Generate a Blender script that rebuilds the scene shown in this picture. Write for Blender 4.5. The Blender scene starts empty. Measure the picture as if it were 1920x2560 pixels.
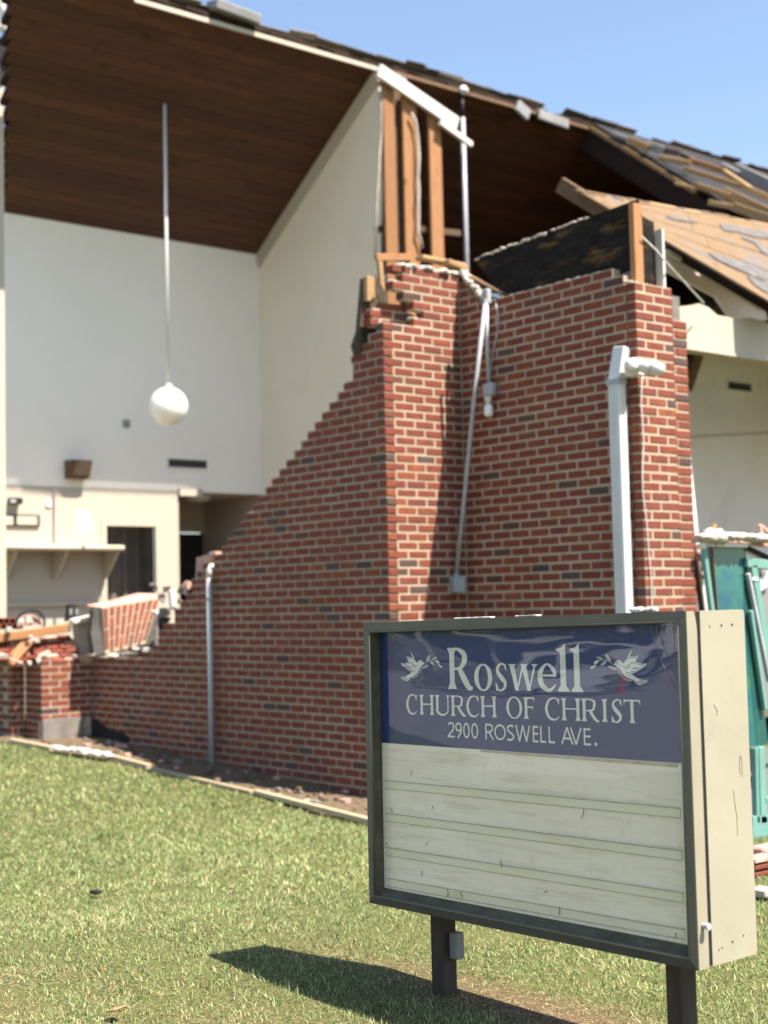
import bpy, bmesh, math, random
import numpy as np
from mathutils import Vector, Matrix, geometry
random.seed(7); rng = np.random.default_rng(7)
sc = bpy.context.scene
COL = sc.collection

# ------------------------------------------------------------------ camera
FPX = 3564.99; PITCH = 0.0654798; ROLL = 0.0231104; TH = 0.880653
RT = np.array([math.cos(TH), math.sin(TH), 0.0]); FW = np.array([-math.sin(TH), math.cos(TH), 0.0]); UPZ = np.array([0, 0, 1.0])
CAM = np.array([8.37147, -6.94478, 1.5064])
CF = math.cos(PITCH)*FW + math.sin(PITCH)*UPZ
CU0 = -math.sin(PITCH)*FW + math.cos(PITCH)*UPZ
CR = math.cos(ROLL)*RT - math.sin(ROLL)*CU0
CU = math.sin(ROLL)*RT + math.cos(ROLL)*CU0
cd = bpy.data.cameras.new('camera'); cam = bpy.data.objects.new('camera', cd); COL.objects.link(cam)
cam.matrix_world = Matrix(((CR[0], CU[0], -CF[0], CAM[0]), (CR[1], CU[1], -CF[1], CAM[1]), (CR[2], CU[2], -CF[2], CAM[2]), (0, 0, 0, 1)))
cd.sensor_fit = 'HORIZONTAL'; cd.sensor_width = 36.0; cd.lens = FPX/1920*36.0
cd.clip_start = 0.1; cd.clip_end = 2000
cd.dof.use_dof = True; cd.dof.focus_distance = 5.45; cd.dof.aperture_fstop = 2.75
sc.camera = cam

# ------------------------------------------------------------------ light
SUN = Vector((0.56, 0.19, 1.0)).normalized()
w = bpy.data.worlds.new('World'); sc.world = w; w.use_nodes = True
nt = w.node_tree; bg = nt.nodes['Background']
sky = nt.nodes.new('ShaderNodeTexSky'); sky.sky_type = 'NISHITA'; sky.sun_disc = False
sky.sun_elevation = math.asin(SUN.z); sky.sun_rotation = math.atan2(SUN.x, SUN.y)
sky.altitude = 100; sky.air_density = 1.0; sky.dust_density = 1.0; sky.ozone_density = 2.0
nt.links.new(sky.outputs[0], bg.inputs[0]); bg.inputs[1].default_value = 0.074
sl = bpy.data.lights.new('sun', 'SUN'); so = bpy.data.objects.new('sun', sl); COL.objects.link(so)
sl.energy = 4.0; sl.angle = math.radians(0.53); sl.color = (1.0, 0.93, 0.84)
so.rotation_euler = SUN.to_track_quat('Z', 'Y').to_euler(); so.location = (20, 5, 30)
sc.view_settings.view_transform = 'Standard'; sc.view_settings.look = 'None'
sc.view_settings.gamma = 1.0; sc.view_settings.use_curve_mapping = False
sc.view_settings.exposure = 1.85
sc.view_settings.use_white_balance = True; sc.view_settings.white_balance_temperature = 6850; sc.view_settings.white_balance_tint = 10
sc.render.engine = 'CYCLES'
try: sc.cycles.use_denoising = True
except Exception: pass
sc.cycles.max_bounces = 8; sc.cycles.transparent_max_bounces = 12
sc.cycles.caustics_reflective = False; sc.cycles.caustics_refractive = False

# ------------------------------------------------------------------ helpers
def ray(px, py): return CF + CR*(px-960)/FPX - CU*(py-1280)/FPX
def hit(px, py, ax, val):
    """point of the place seen at photo pixel (px, py) on the plane axis = val"""
    d = ray(px, py); t = (val-CAM[ax])/d[ax]; return CAM + d*t
KK = 1.15732
def hk(x, y, ax, val): return hit(x*KK, y*KK, ax, val)
def gz(x, y):
    z = 0.05*np.maximum(0, -np.asarray(x, float))*np.clip((np.asarray(y, float)+11)/6, 0, 1)
    z = z + 0.05*np.exp(-((np.asarray(x, float)-2.6)**2+(np.asarray(y, float)+3.6)**2)/0.55)
    return np.minimum(z, 0.6)
def hit_ground(px, py):
    z = 0.0
    for _ in range(12):
        q = hit(px, py, 2, z); z = float(gz(q[0], q[1]))
    return q

def tag(o, label=None, cat=None, group=None, kind=None):
    if label: o['label'] = label
    if cat: o['category'] = cat
    if group: o['group'] = group
    if kind: o['kind'] = kind
    return o
def thing(name, loc, label, cat, group=None):
    o = bpy.data.objects.new(name, None); COL.objects.link(o); o.location = loc; o.empty_display_size = 0.2
    return tag(o, label, cat, group)
def origin(o):
    v = Vector((0, 0, 0))
    while o is not None: v += o.location; o = o.parent
    return v
def link(name, me, parent=None, loc=(0, 0, 0)):
    o = bpy.data.objects.new(name, me); COL.objects.link(o); o.location = loc
    if parent is not None: o.parent = parent
    return o

class MB:
    def __init__(s): s.v = []; s.f = []; s.m = []
    def add(s, verts, faces, m=0):
        b = len(s.v); s.v += [tuple(map(float, q)) for q in verts]; s.f += [tuple(b+i for i in f) for f in faces]; s.m += [m]*len(faces); return s
    def box(s, a, b, m=0):
        x0, y0, z0 = [min(a[i], b[i]) for i in range(3)]; x1, y1, z1 = [max(a[i], b[i]) for i in range(3)]
        return s.add([(x0, y0, z0), (x1, y0, z0), (x1, y1, z0), (x0, y1, z0), (x0, y0, z1), (x1, y0, z1), (x1, y1, z1), (x0, y1, z1)],
                     [(0, 3, 2, 1), (4, 5, 6, 7), (0, 1, 5, 4), (1, 2, 6, 5), (2, 3, 7, 6), (3, 0, 4, 7)], m)
    def obox(s, c, ax, ay, az, m=0, ch=0.0):
        """oriented box, half-axis vectors; ch = chamfer fraction in metres"""
        c, ax, ay, az = [np.array(q, float) for q in (c, ax, ay, az)]
        if ch <= 0:
            vs = [c+sx*ax+sy*ay+sz*az for sz in (-1, 1) for sx, sy in ((-1, -1), (1, -1), (1, 1), (-1, 1))]
            return s.add(vs, [(0, 3, 2, 1), (4, 5, 6, 7), (0, 1, 5, 4), (1, 2, 6, 5), (2, 3, 7, 6), (3, 0, 4, 7)], m)
        A = [ax, ay, az]; L = [np.linalg.norm(q) for q in A]; k = [1-ch/max(l, 1e-6) for l in L]
        vs = []; idx = {}
        for sx in (-1, 1):
            for sy in (-1, 1):
                for sz in (-1, 1):
                    sg = (sx, sy, sz)
                    for a in range(3):
                        q = c.copy()
                        for b in range(3): q = q + A[b]*sg[b]*(1.0 if b == a else k[b])
                        idx[(sg, a)] = len(vs); vs.append(q)
        fs = []
        for a in range(3):
            b, d = (a+1) % 3, (a+2) % 3
            for sa in (-1, 1):
                r = []
                for sb, sd in ((-1, -1), (1, -1), (1, 1), (-1, 1)):
                    g = [0, 0, 0]; g[a] = sa; g[b] = sb; g[d] = sd; r.append(idx[(tuple(g), a)])
                fs.append(tuple(r if sa > 0 else r[::-1]))
        for a in range(3):
            b, d = (a+1) % 3, (a+2) % 3
            for sb in (-1, 1):
                for sd in (-1, 1):
                    g0 = [0, 0, 0]; g1 = [0, 0, 0]; g0[a] = -1; g1[a] = 1
                    for g in (g0, g1): g[b] = sb; g[d] = sd
                    r = (idx[(tuple(g0), b)], idx[(tuple(g1), b)], idx[(tuple(g1), d)], idx[(tuple(g0), d)])
                    fs.append(r if sb*sd > 0 else r[::-1])
        for sx in (-1, 1):
            for sy in (-1, 1):
                for sz in (-1, 1):
                    r = tuple(idx[((sx, sy, sz), a)] for a in range(3)); fs.append(r if sx*sy*sz > 0 else r[::-1])
        return s.add(vs, fs, m)
    def beam(s, p, q, wd, ht, up=(0, 0, 1), m=0, ch=0.0):
        """box from p to q; wd across, ht along up"""
        p, q = np.array(p, float), np.array(q, float); d = q-p; L = np.linalg.norm(d); d = d/L
        u = np.array(up, float); sd = np.cross(d, u); n = np.linalg.norm(sd)
        if n < 1e-6: u = np.array([1.0, 0, 0]); sd = np.cross(d, u); n = np.linalg.norm(sd)
        sd = sd/n; u = np.cross(sd, d)
        return s.obox((p+q)/2, d*L/2, sd*wd/2, u*ht/2, m, ch)
    def prism(s, poly, ext, m=0):
        poly = [np.array(q, float) for q in poly]; e = np.array(ext, float); n = len(poly)
        tri = geometry.tessellate_polygon([[Vector(q) for q in poly]])
        vs = poly+[q+e for q in poly]
        fs = [tuple(t) for t in tri]+[tuple(i+n for i in t[::-1]) for t in tri]
        fs += [(i, (i+1) % n, n+(i+1) % n, n+i) for i in range(n)]
        return s.add(vs, fs, m)
    def tube(s, pts, r, n=8, m=0, cap=True):
        pts = [np.array(q, float) for q in pts]; rs = r if isinstance(r, (list, tuple)) else [r]*len(pts)
        b = len(s.v); ref = np.array([0.3, 0.2, 0.93])
        rings = []
        for i, q in enumerate(pts):
            d = pts[min(i+1, len(pts)-1)]-pts[max(i-1, 0)]; d = d/(np.linalg.norm(d)+1e-9)
            a = np.cross(d, ref); a = a/(np.linalg.norm(a)+1e-9); c = np.cross(d, a)
            rings.append([q+rs[i]*(math.cos(t)*a+math.sin(t)*c) for t in np.linspace(0, 2*math.pi, n, endpoint=False)])
        vs = [q for rg in rings for q in rg]; fs = []
        for i in range(len(pts)-1):
            for j in range(n): fs.append((i*n+j, i*n+(j+1) % n, (i+1)*n+(j+1) % n, (i+1)*n+j))
        if cap: fs += [tuple(range(n))[::-1], tuple((len(pts)-1)*n+j for j in range(n))]
        return s.add(vs, fs, m)
    def lathe(s, c, prof, n=24, m=0):
        vs = []; fs = []
        for r, z in prof:
            for j in range(n):
                t = 2*math.pi*j/n; vs.append((c[0]+r*math.cos(t), c[1]+r*math.sin(t), c[2]+z))
        for i in range(len(prof)-1):
            for j in range(n): fs.append((i*n+j, i*n+(j+1) % n, (i+1)*n+(j+1) % n, (i+1)*n+j))
        return s.add(vs, fs, m)
    def lump(s, c, r, m=0, seed=0):
        """irregular chunk"""
        g = np.random.default_rng(seed+len(s.v)); bm = bmesh.new(); bmesh.ops.create_icosphere(bm, subdivisions=2, radius=1)
        vs = [(np.array(v.co)*np.array(r)*(1+g.uniform(-.28, .22)))+np.array(c) for v in bm.verts]; fs = [tuple(v.index for v in f.verts) for f in bm.faces]; bm.free()
        return s.add(vs, fs, m)
    def chunk(s, c, r, m=0, seed=0):
        g = np.random.default_rng(seed+7); bm = bmesh.new()
        for _ in range(13):
            q = g.uniform(-1, 1, 3); q = q/max(np.abs(q).max(), .3)*g.uniform(.75, 1.05)
            bm.verts.new(tuple(q*np.array(r)+np.array(c)))
        bmesh.ops.convex_hull(bm, input=bm.verts); bm.verts.ensure_lookup_table()
        loose = [v for v in bm.verts if not v.link_faces]; bmesh.ops.delete(bm, geom=loose, context='VERTS'); bm.verts.index_update()
        vs = [tuple(v.co) for v in bm.verts]; fs = [tuple(v.index for v in f.verts) for f in bm.faces]; bm.free()
        return s.add(vs, fs, m)
    def build(s, name, mats, parent=None, smooth=False, kind=None):
        me = bpy.data.meshes.new(name); o = origin(parent) if parent is not None else Vector((0, 0, 0))
        me.from_pydata([(a-o.x, b-o.y, c-o.z) for a, b, c in s.v], [], s.f)
        for mt in (mats if isinstance(mats, (list, tuple)) else [mats]): me.materials.append(mt)
        if any(s.m): me.polygons.foreach_set('material_index', s.m)
        if smooth: me.polygons.foreach_set('use_smooth', [True]*len(s.f))
        me.update(); ob = link(name, me, parent)
        if kind: ob['kind'] = kind
        return ob

# ------------------------------------------------------------------ materials
class Mat:
    def __init__(s, name, rough=0.8, spec=0.3):
        s.mat = bpy.data.materials.new(name); s.mat.use_nodes = True; s.t = s.mat.node_tree; s.b = s.t.nodes['Principled BSDF']
        s.b.inputs['Roughness'].default_value = rough; s.b.inputs['Specular IOR Level'].default_value = spec
    def n(s, k, **kw):
        nd = s.t.nodes.new(k)
        for a, v in kw.items(): setattr(nd, a, v)
        return nd
    def l(s, a, b): s.t.links.new(a, b)
    def coord(s): return s.n('ShaderNodeTexCoord').outputs['Object']
    def geo(s): return s.n('ShaderNodeNewGeometry')
    def noise(s, scale, detail=4, vec=None, stretch=None, rough=0.55):
        nd = s.n('ShaderNodeTexNoise'); nd.inputs['Scale'].default_value = scale; nd.inputs['Detail'].default_value = detail; nd.inputs['Roughness'].default_value = rough
        vec = vec or s.geo().outputs['Position']
        if stretch:
            mp = s.n('ShaderNodeMapping'); mp.inputs['Scale'].default_value = stretch; s.l(vec, mp.inputs[0]); vec = mp.outputs[0]
        s.l(vec, nd.inputs['Vector']); return nd.outputs['Fac']
    def ramp(s, fac, stops, interp='LINEAR'):
        r = s.n('ShaderNodeValToRGB'); r.color_ramp.interpolation = interp; e = r.color_ramp.elements
        while len(e) < len(stops): e.new(0.5)
        for el, (p, c) in zip(e, stops): el.position = p; el.color = (c[0], c[1], c[2], 1)
        s.l(fac, r.inputs[0]); return r.outputs[0]
    def mix(s, fac, a, b, mode='MIX'):
        m = s.n('ShaderNodeMix', data_type='RGBA', blend_type=mode)
        for sock, v in ((m.inputs[0], fac), (m.inputs[6], a), (m.inputs[7], b)):
            if isinstance(v, (int, float)): sock.default_value = v
            elif isinstance(v, tuple): sock.default_value = (*v, 1)
            else: s.l(v, sock)
        return m.outputs[2]
    def math(s, op, a, b=0.0, clamp=False):
        m = s.n('ShaderNodeMath', operation=op, use_clamp=clamp)
        for sock, v in ((m.inputs[0], a), (m.inputs[1], b)):
            if isinstance(v, (int, float)): sock.default_value = v
            else: s.l(v, sock)
        return m.outputs[0]
    def col(s, c):
        if isinstance(c, tuple): s.b.inputs['Base Color'].default_value = (*c, 1)
        else: s.l(c, s.b.inputs['Base Color'])
        return s
    def bump(s, h, strength=0.3, dist=0.01):
        b = s.n('ShaderNodeBump'); b.inputs['Strength'].default_value = strength; b.inputs['Distance'].default_value = dist
        s.l(h, b.inputs['Height']); s.l(b.outputs[0], s.b.inputs['Normal']); return s
    def rnd(s):
        """one random number per brick, board or blade, whether it is an object or an island of a joined mesh"""
        a = s.n('ShaderNodeObjectInfo').outputs['Random']; g = s.geo().outputs['Random Per Island']
        return s.math('FRACT', s.math('ADD', a, s.math('MULTIPLY', g, 7.31)))

def paint(name, c, var=0.12, rough=0.6, scale=3.0, dirt=None, dirt_amt=0.3, spec=0.3, bumpy=0.05):
    m = Mat(name, rough, spec)
    c2 = tuple(x*(1-var) for x in c)
    base = m.ramp(m.noise(scale, 6), [(0.3, c2), (0.7, c)])
    if dirt:
        f = m.ramp(m.noise(scale*2.3, 8, rough=0.7), [(0.52, (0, 0, 0)), (0.75, (dirt_amt,)*3)])
        base = m.mix(f, base, dirt)
    m.col(base)
    if bumpy: m.bump(m.noise(scale*25, 4), bumpy, 0.004)
    return m.mat

def brick_mat(name, pale=0.0):
    m = Mat(name, 0.85, 0.2)
    r = m.rnd()
    base = m.ramp(r, [(0.0, (0.165, 0.044, 0.027)), (0.22, (0.205, 0.052, 0.030)), (0.42, (0.175, 0.043, 0.031)), (0.58, (0.225, 0.060, 0.032)), (0.70, (0.145, 0.043, 0.036)), (0.80, (0.19, 0.052, 0.030)), (0.88, (0.255, 0.078, 0.034)), (0.925, (0.135, 0.05, 0.042)), (0.945, (0.050, 0.043, 0.042)), (1.0, (0.075, 0.06, 0.054))])
    n1 = m.noise(45, 6, rough=0.7)
    base = m.mix(m.ramp(n1, [(0.40, (0, 0, 0)), (0.85, (0.35,)*3)]), base, (0.24, 0.10, 0.07))
    n2 = m.noise(11, 5, rough=0.6)
    base = m.mix(m.ramp(n2, [(0.40, (0.5,)*3), (0.60, (0, 0, 0))]), base, (0.105, 0.033, 0.027))
    n4 = m.noise(0.9, 6, rough=0.7)
    base = m.mix(m.ramp(n4, [(0.50, (0, 0, 0)), (0.72, (0.45,)*3)]), base, (0.16, 0.055, 0.026))
    n3 = m.noise(2.3, 9, rough=0.8)
    base = m.mix(m.ramp(n3, [(0.63, (0, 0, 0)), (0.80, (0.30+pale,)*3)]), base, (0.38, 0.28, 0.23))
    m.col(base); m.bump(n1, 0.35, 0.004)
    return m.mat
M = {}
M['brick'] = brick_mat('brick_red')
M['brick_pale'] = brick_mat('brick_dusty', 0.35)
m = Mat('mortar', 0.95, 0.1)
m.col(m.mix(m.ramp(m.noise(1.4, 8, rough=0.75), [(0.40, (0, 0, 0)), (0.70, (0.75,)*3)]), m.ramp(m.noise(60, 4), [(0.3, (0.36, 0.285, 0.21)), (0.7, (0.47, 0.385, 0.29))]), (0.27, 0.205, 0.145)))
m.bump(m.noise(120, 4), 0.5, 0.003); M['mortar'] = m.mat
m = Mat('mortar_dark', 0.95, 0.1)
m.col(m.mix(m.ramp(m.noise(1.1, 8, rough=0.75), [(0.40, (0, 0, 0)), (0.68, (0.8,)*3)]), m.ramp(m.noise(60, 4), [(0.3, (0.31, 0.25, 0.19)), (0.7, (0.41, 0.34, 0.265))]), (0.20, 0.145, 0.10)))
m.bump(m.noise(120, 4), 0.5, 0.003); M['mortar_dark'] = m.mat  # darker mortar tone for the long wall
M['mortar_white'] = paint('mortar_white', (0.50, 0.45, 0.40), 0.35, 0.95, 9)
M['cream'] = paint('cream_wall_paint', (0.45, 0.395, 0.32), 0.05, 0.7, 1.2, (0.5, 0.42, 0.32), 0.18)
M['greywall'] = paint('grey_white_wall_paint', (0.83, 0.785, 0.705), 0.04, 0.7, 0.8, (0.50, 0.45, 0.40), 0.10)
M['rightwall'] = paint('pale_grey_wall_paint', (0.78, 0.70, 0.71), 0.07, 0.7, 1.0, (0.40, 0.36, 0.32), 0.3)
M['white'] = paint('white_paint', (0.62, 0.60, 0.56), 0.12, 0.45, 4, (0.45, 0.42, 0.38), 0.3)
M['whitemetal'] = paint('white_painted_metal', (0.60, 0.61, 0.61), 0.08, 0.35, 5, (0.45, 0.44, 0.42), 0.25, 0.5, 0.0)
M['greymetal'] = paint('grey_galvanised_metal', (0.36, 0.38, 0.40), 0.2, 0.45, 14, (0.22, 0.22, 0.22), 0.3, 0.5, 0.0)
M['dark'] = paint('black_felt', (0.022, 0.022, 0.025), 0.4, 0.9, 6)
M['black'] = paint('black_plastic', (0.02, 0.02, 0.02), 0.2, 0.5, 6)
M['shadowbrown'] = paint('attic_wood_and_shade', (0.028, 0.014, 0.010), 0.4, 0.9, 3)  # wood brown taken near black to carry the attic's shade
def wood(name, c0, c1, stretch=(2, 14, 14), knots=True, rough=0.75, rvar=0.4):
    m = Mat(name, rough, 0.25)
    g = m.noise(3.0, 8, stretch=stretch, rough=0.65)
    base = m.ramp(g, [(0.28, c0), (0.72, c1)])
    r = m.rnd()
    dk = tuple(x*(1-rvar) for x in c0)
    base = m.mix(m.ramp(r, [(0.0, (0, 0, 0)), (1.0, (rvar*1.3,)*3)]), base, dk)
    if knots:
        k = m.noise(5.5, 2)
        base = m.mix(m.ramp(k, [(0.66, (0, 0, 0)), (0.74, (0.7,)*3)]), base, tuple(x*0.35 for x in c0))
    m.col(base); m.bump(g, 0.25, 0.004); return m.mat
M['ceil'] = wood('stained_ceiling_boards', (0.064, 0.027, 0.0145), (0.120, 0.049, 0.027), (9, 1.2, 9), True, 0.55, 0.45)
M['stud'] = wood('raw_pine', (0.27, 0.125, 0.055), (0.40, 0.205, 0.095), (14, 14, 1.5))
M['pine'] = wood('pine_board', (0.33, 0.20, 0.095), (0.45, 0.30, 0.155), (4, 4, 12))
M['edge'] = wood('pale_edging_wood', (.36, .29, .18), (.50, .42, .28), (3, 3, 10), False)
M['oldwood'] = wood('old_brown_wood', (0.10, 0.06, 0.035), (0.19, 0.115, 0.07), (6, 6, 3))
m = Mat('roof_sheathing', 0.8, 0.2)
g = m.noise(2.2, 8, stretch=(3, 9, 9), rough=0.65)
b0 = m.ramp(g, [(0.28, (0.085, 0.056, 0.034)), (0.46, (0.165, 0.105, 0.056)), (0.7, (0.21, 0.145, 0.082)), (0.85, (0.26, 0.205, 0.145))])
b0 = m.mix(m.ramp(m.rnd(), [(0, (0, 0, 0)), (1, (0.45,)*3)]), b0, (0.17, 0.12, 0.075))
m.col(m.mix(m.ramp(m.noise(2.6, 7, rough=0.7), [(0.54, (0, 0, 0)), (0.59, (0.85,)*3)]), b0, (0.13, 0.12, 0.12))); m.bump(g, 0.3, 0.01); M['sheath'] = m.mat
M['felt'] = paint('grey_roofing_felt', (0.13, 0.125, 0.125), 0.35, 0.95, 5, (0.4, 0.33, 0.25), 0.4)
m = Mat('shingle', 0.95, 0.15)
m.col(m.mix(m.ramp(m.noise(70, 3), [(0.4, (0, 0, 0)), (0.7, (0.5,)*3)]), m.ramp(m.rnd(), [(0, (0.045, 0.038, 0.034)), (0.45, (0.095, 0.075, 0.062)), (0.8, (0.16, 0.12, 0.09)), (1, (0.30, 0.27, 0.24))]), (0.2, 0.17, 0.15))); m.bump(m.noise(110, 3), 0.5, 0.004); M['shingle'] = m.mat
M['flash'] = paint('pale_grey_flashing', (0.26, 0.26, 0.26), 0.3, 0.6, 5)
m = Mat('burnt_board', 0.95, 0.08)
g = m.noise(7, 8, stretch=(1.0, 1.0, 2.2), rough=0.7)
m.col(m.mix(m.ramp(m.noise(3.2, 7, stretch=(0.8, 1, 3.2), rough=0.7), [(0.54, (0, 0, 0)), (0.68, (0.75,)*3)]), m.ramp(g, [(0.3, (0.009, 0.008, 0.008)), (0.7, (0.026, 0.023, 0.021))]), (0.16, 0.09, 0.035))); m.bump(g, 0.3, 0.01); M['burnt'] = m.mat
M['concrete'] = paint('grey_concrete', (0.22, 0.20, 0.18), 0.4, 0.95, 8, (0.1, 0.09, 0.08), 0.5, 0.2, 0.5)
M['rubble'] = paint('pink_brick_dust', (0.55, 0.33, 0.27), 0.35, 0.95, 12, (0.62, 0.55, 0.48), 0.6, 0.1, 0.5)

# lawn and soil
m = Mat('lawn_soil', 0.95, 0.1)
n1 = m.noise(7, 8, rough=0.7); n2 = m.noise(60, 5, rough=0.7)
base = m.ramp(n2, [(0.3, (0.055, 0.060, 0.022)), (0.55, (0.11, 0.115, 0.042)), (0.75, (0.20, 0.18, 0.09))])
base = m.mix(m.ramp(n1, [(0.5, (0, 0, 0)), (0.75, (0.6,)*3)]), base, (0.15, 0.115, 0.065))
ba = m.n('ShaderNodeAttribute'); ba.attribute_name = 'bare'
base = m.mix(ba.outputs['Fac'], base, m.ramp(n2, [(0.3, (0.055, 0.036, 0.022)), (0.55, (0.125, 0.082, 0.052)), (0.8, (0.26, 0.19, 0.12))]))
m.col(base); m.bump(n2, 0.6, 0.02); M['lawn'] = m.mat
m = Mat('bare_soil', 0.95, 0.1)
n1 = m.noise(3, 8, rough=0.7); n2 = m.noise(45, 6, rough=0.75)
base = m.ramp(n2, [(0.3, (0.085, 0.060, 0.040)), (0.55, (0.17, 0.125, 0.085)), (0.75, (0.27, 0.21, 0.145))])
base = m.mix(m.ramp(n1, [(0.5, (0, 0, 0)), (0.7, (0.5,)*3)]), base, (0.10, 0.095, 0.045))
m.col(base); m.bump(n2, 0.8, 0.03); M['soil'] = m.mat
m = Mat('grass_blade', 0.5, 0.25)
at = m.n('ShaderNodeAttribute'); at.attribute_name = 'tint'
m.col(at.outputs['Color'])
m.b.inputs['Subsurface Weight'].default_value = 0
tr = m.n('ShaderNodeBsdfTranslucent'); m.l(at.outputs['Color'], tr.inputs[0])
mx = m.n('ShaderNodeMixShader'); mx.inputs[0].default_value = 0.35
m.l(m.b.outputs[0], mx.inputs[1]); m.l(tr.outputs[0], mx.inputs[2]); m.l(mx.outputs[0], m.t.nodes['Material Output'].inputs[0]); M['grass'] = m.mat

# ------------------------------------------------------------------ ground
def grid(x0, x1, y0, y1, nx, ny, f, name, mat, kind='structure'):
    xs = np.linspace(x0, x1, nx); ys = np.linspace(y0, y1, ny); X, Y = np.meshgrid(xs, ys); Z = f(X, Y)
    me = bpy.data.meshes.new(name)
    fs = [(j*nx+i, j*nx+i+1, (j+1)*nx+i+1, (j+1)*nx+i) for j in range(ny-1) for i in range(nx-1)]
    me.from_pydata(np.stack([X, Y, Z], -1).reshape(-1, 3).tolist(), [], fs); me.materials.append(mat); me.update()
    o = link(name, me); o['kind'] = kind; return o
grid(-150, 150, -150, 150, 301, 301, gz, 'ground', M['lawn'])
def bare_f(x, y):
    return np.exp(-(((x-4.9)/1.3)**2+((y+3.12)/.17)**2))+.55*np.exp(-(((x-4.7)/1.0)**2+((y+4.05)/.30)**2))+.6*np.exp(-(((x-2.9)/.4)**2+((y+4.7)/.3)**2))
lp_ = grid(0.8, 7.5, -6.5, -1.6, 150, 110, lambda x, y: gz(x, y)+.004, 'lawn_patch', M['lawn'])
co = np.empty(len(lp_.data.vertices)*3); lp_.data.vertices.foreach_get('co', co); co = co.reshape(-1, 3)
ba_ = lp_.data.attributes.new('bare', 'FLOAT', 'POINT'); ba_.data.foreach_set('value', np.clip(bare_f(co[:, 0], co[:, 1]), 0, 1).astype(np.float32))

# ------------------------------------------------------------------ brickwork
HC = 0.0677; LM = 0.2031; BW = 0.092; BH = 0.0515; JT = 0.0160
ZJ = 53.5*HC
def zrow(k): return ZJ-HC*(k+0.5)
_bm = {}
def brick_mesh(dx, dy, dz, var, mat):
    key = (round(dx, 3), round(dy, 3), round(dz, 3), var, mat.name)
    if key not in _bm:
        g = np.random.default_rng(var*17+3); b = MB()
        b.obox((0, 0, 0), (dx/2, 0, 0), (0, dy/2, 0), (0, 0, dz/2), 0, 0.0035)
        b.v = [tuple(np.array(q)+g.uniform(-.0012, .0012, 3)) for q in b.v]
        me = bpy.data.meshes.new('brick'); me.from_pydata(b.v, [], b.f); me.materials.append(mat); me.update(); _bm[key] = me
    return _bm[key]
def lay(parent, bricks, mat, limit=300):
    """bricks: list of (centre, size). The `limit` that show largest become parts, the rest one joined part."""
    o = origin(parent)
    d = [np.linalg.norm(np.array(c)-CAM) - (0.0 if s[0]+s[1] > 0.25 else -0.35) + vis for c, s, vis in bricks]
    order = np.argsort(d); rest = MB()
    for n, i in enumerate(order):
        c, s, _ = bricks[i]; j = rng.uniform(-.0018, .0018, 3)
        if n < limit:
            me = brick_mesh(*s, int(rng.integers(0, 3)), mat)
            link('brick', me, parent, (c[0]+j[0]-o.x, c[1]+j[1]-o.y, c[2]+j[2]-o.z))
        else: rest.obox(np.array(c)+j, (s[0]/2, 0, 0), (0, s[1]/2, 0), (0, 0, s[2]/2), 0, 0.0035)
    if rest.v: rest.build('far_bricks', mat, parent, kind='stuff')
def run(start, stop, half_first):
    """module intervals along a course"""
    out = []; p = start
    if half_first: out.append((p, p+0.5)); p += 0.5
    while p < stop-0.26:
        e = min(p+1.0, stop); out.append((p, e)); p = e
    return out

# --- the long stair-broken wall: plane y = 0, x from -4.75 to 0
PROF = [(-4.76, 1.04), (-4.6, 1.045), (-3.905, 1.063), (-3.575, 1.173), (-3.424, 1.298), (-3.304, 1.392), (-3.195, 1.447), (-2.871, 1.70), (-2.78, 1.80), (-2.60, 1.95), (-2.44, 2.0)]
crumbs = []
def w1_left(k):
    st = {-1: .5, 0: 1, 1: 1.5, 2: 2, 3: 2, 4: 2, 5: 2.5}
    if k in st: return st[k]
    if k <= 24: return 3+(k-6)*0.5
    zt = zrow(k)+BH/2; xs = -4.75
    for (xa, za), (xb, zb) in zip(PROF[:-1], PROF[1:]):
        if zt <= za+0.01: break
        xs = xb if zt > zb else xa+(xb-xa)*(zt-za)/max(zb-za, 1e-6)
    return min(4.75/LM, round(-xs/LM*2)/2)
w1 = thing('brick_wall', (0, 0.05, 0), 'long shaded red brick wall broken off in a stair-stepped slope, rising to the right', 'brick wall')
bl = []; mo = MB()
for k in range(-1, 54):
    L = w1_left(k); z = zrow(k)
    cuts = []
    p = 0.0
    seq = run(0, L, k % 2 != 0)
    for a, b in seq:
        x1 = -a*LM-(0 if a == 0 else JT/2); x0 = -b*LM+JT/2
        if b >= L-.01 and 0 <= k < 25:
            x0 += float(rng.choice([0, 0, 0, .012, -.012, .03])); crumbs.append(((x0+x1)/2, z+HC*.48))
        bl.append((((x0+x1)/2, BW/2, z), (x1-x0, BW, BH), 0))
    mo.box((-L*LM+JT*0.5+0.004, 0.0035, z-HC/2), (-0.008, BW-0.004, z+HC/2 if w1_left(k-1) >= L or k == -1 else z+HC/2-0.0))
lay(w1, bl, M['brick'])
mo.build('mortar', M['mortar_dark'], w1)
o = MB()
for i, (x, z) in enumerate(crumbs):
    for q in range(2): o.chunk((x-random.uniform(-.06, .09), .04, z-.004), (random.uniform(.02, .05), .035, random.uniform(.006, .014)), 0, i*3+q)
o.build('mortar_crumbs', M['mortar'], w1, kind='stuff')
o = MB(); o.prism([hit(200+x*.25316, 1380+y*.25316, 1, -.004) for x, y in ((90, 1625), (160, 1650), (215, 1700), (300, 1755), (420, 1775), (485, 1840), (470, 1990), (300, 1990), (90, 1990))], (0, -.012, 0)); o.build('dark_foot_patch', M['dark'], w1)  # thin black patch over the left foot of the wall

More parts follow.
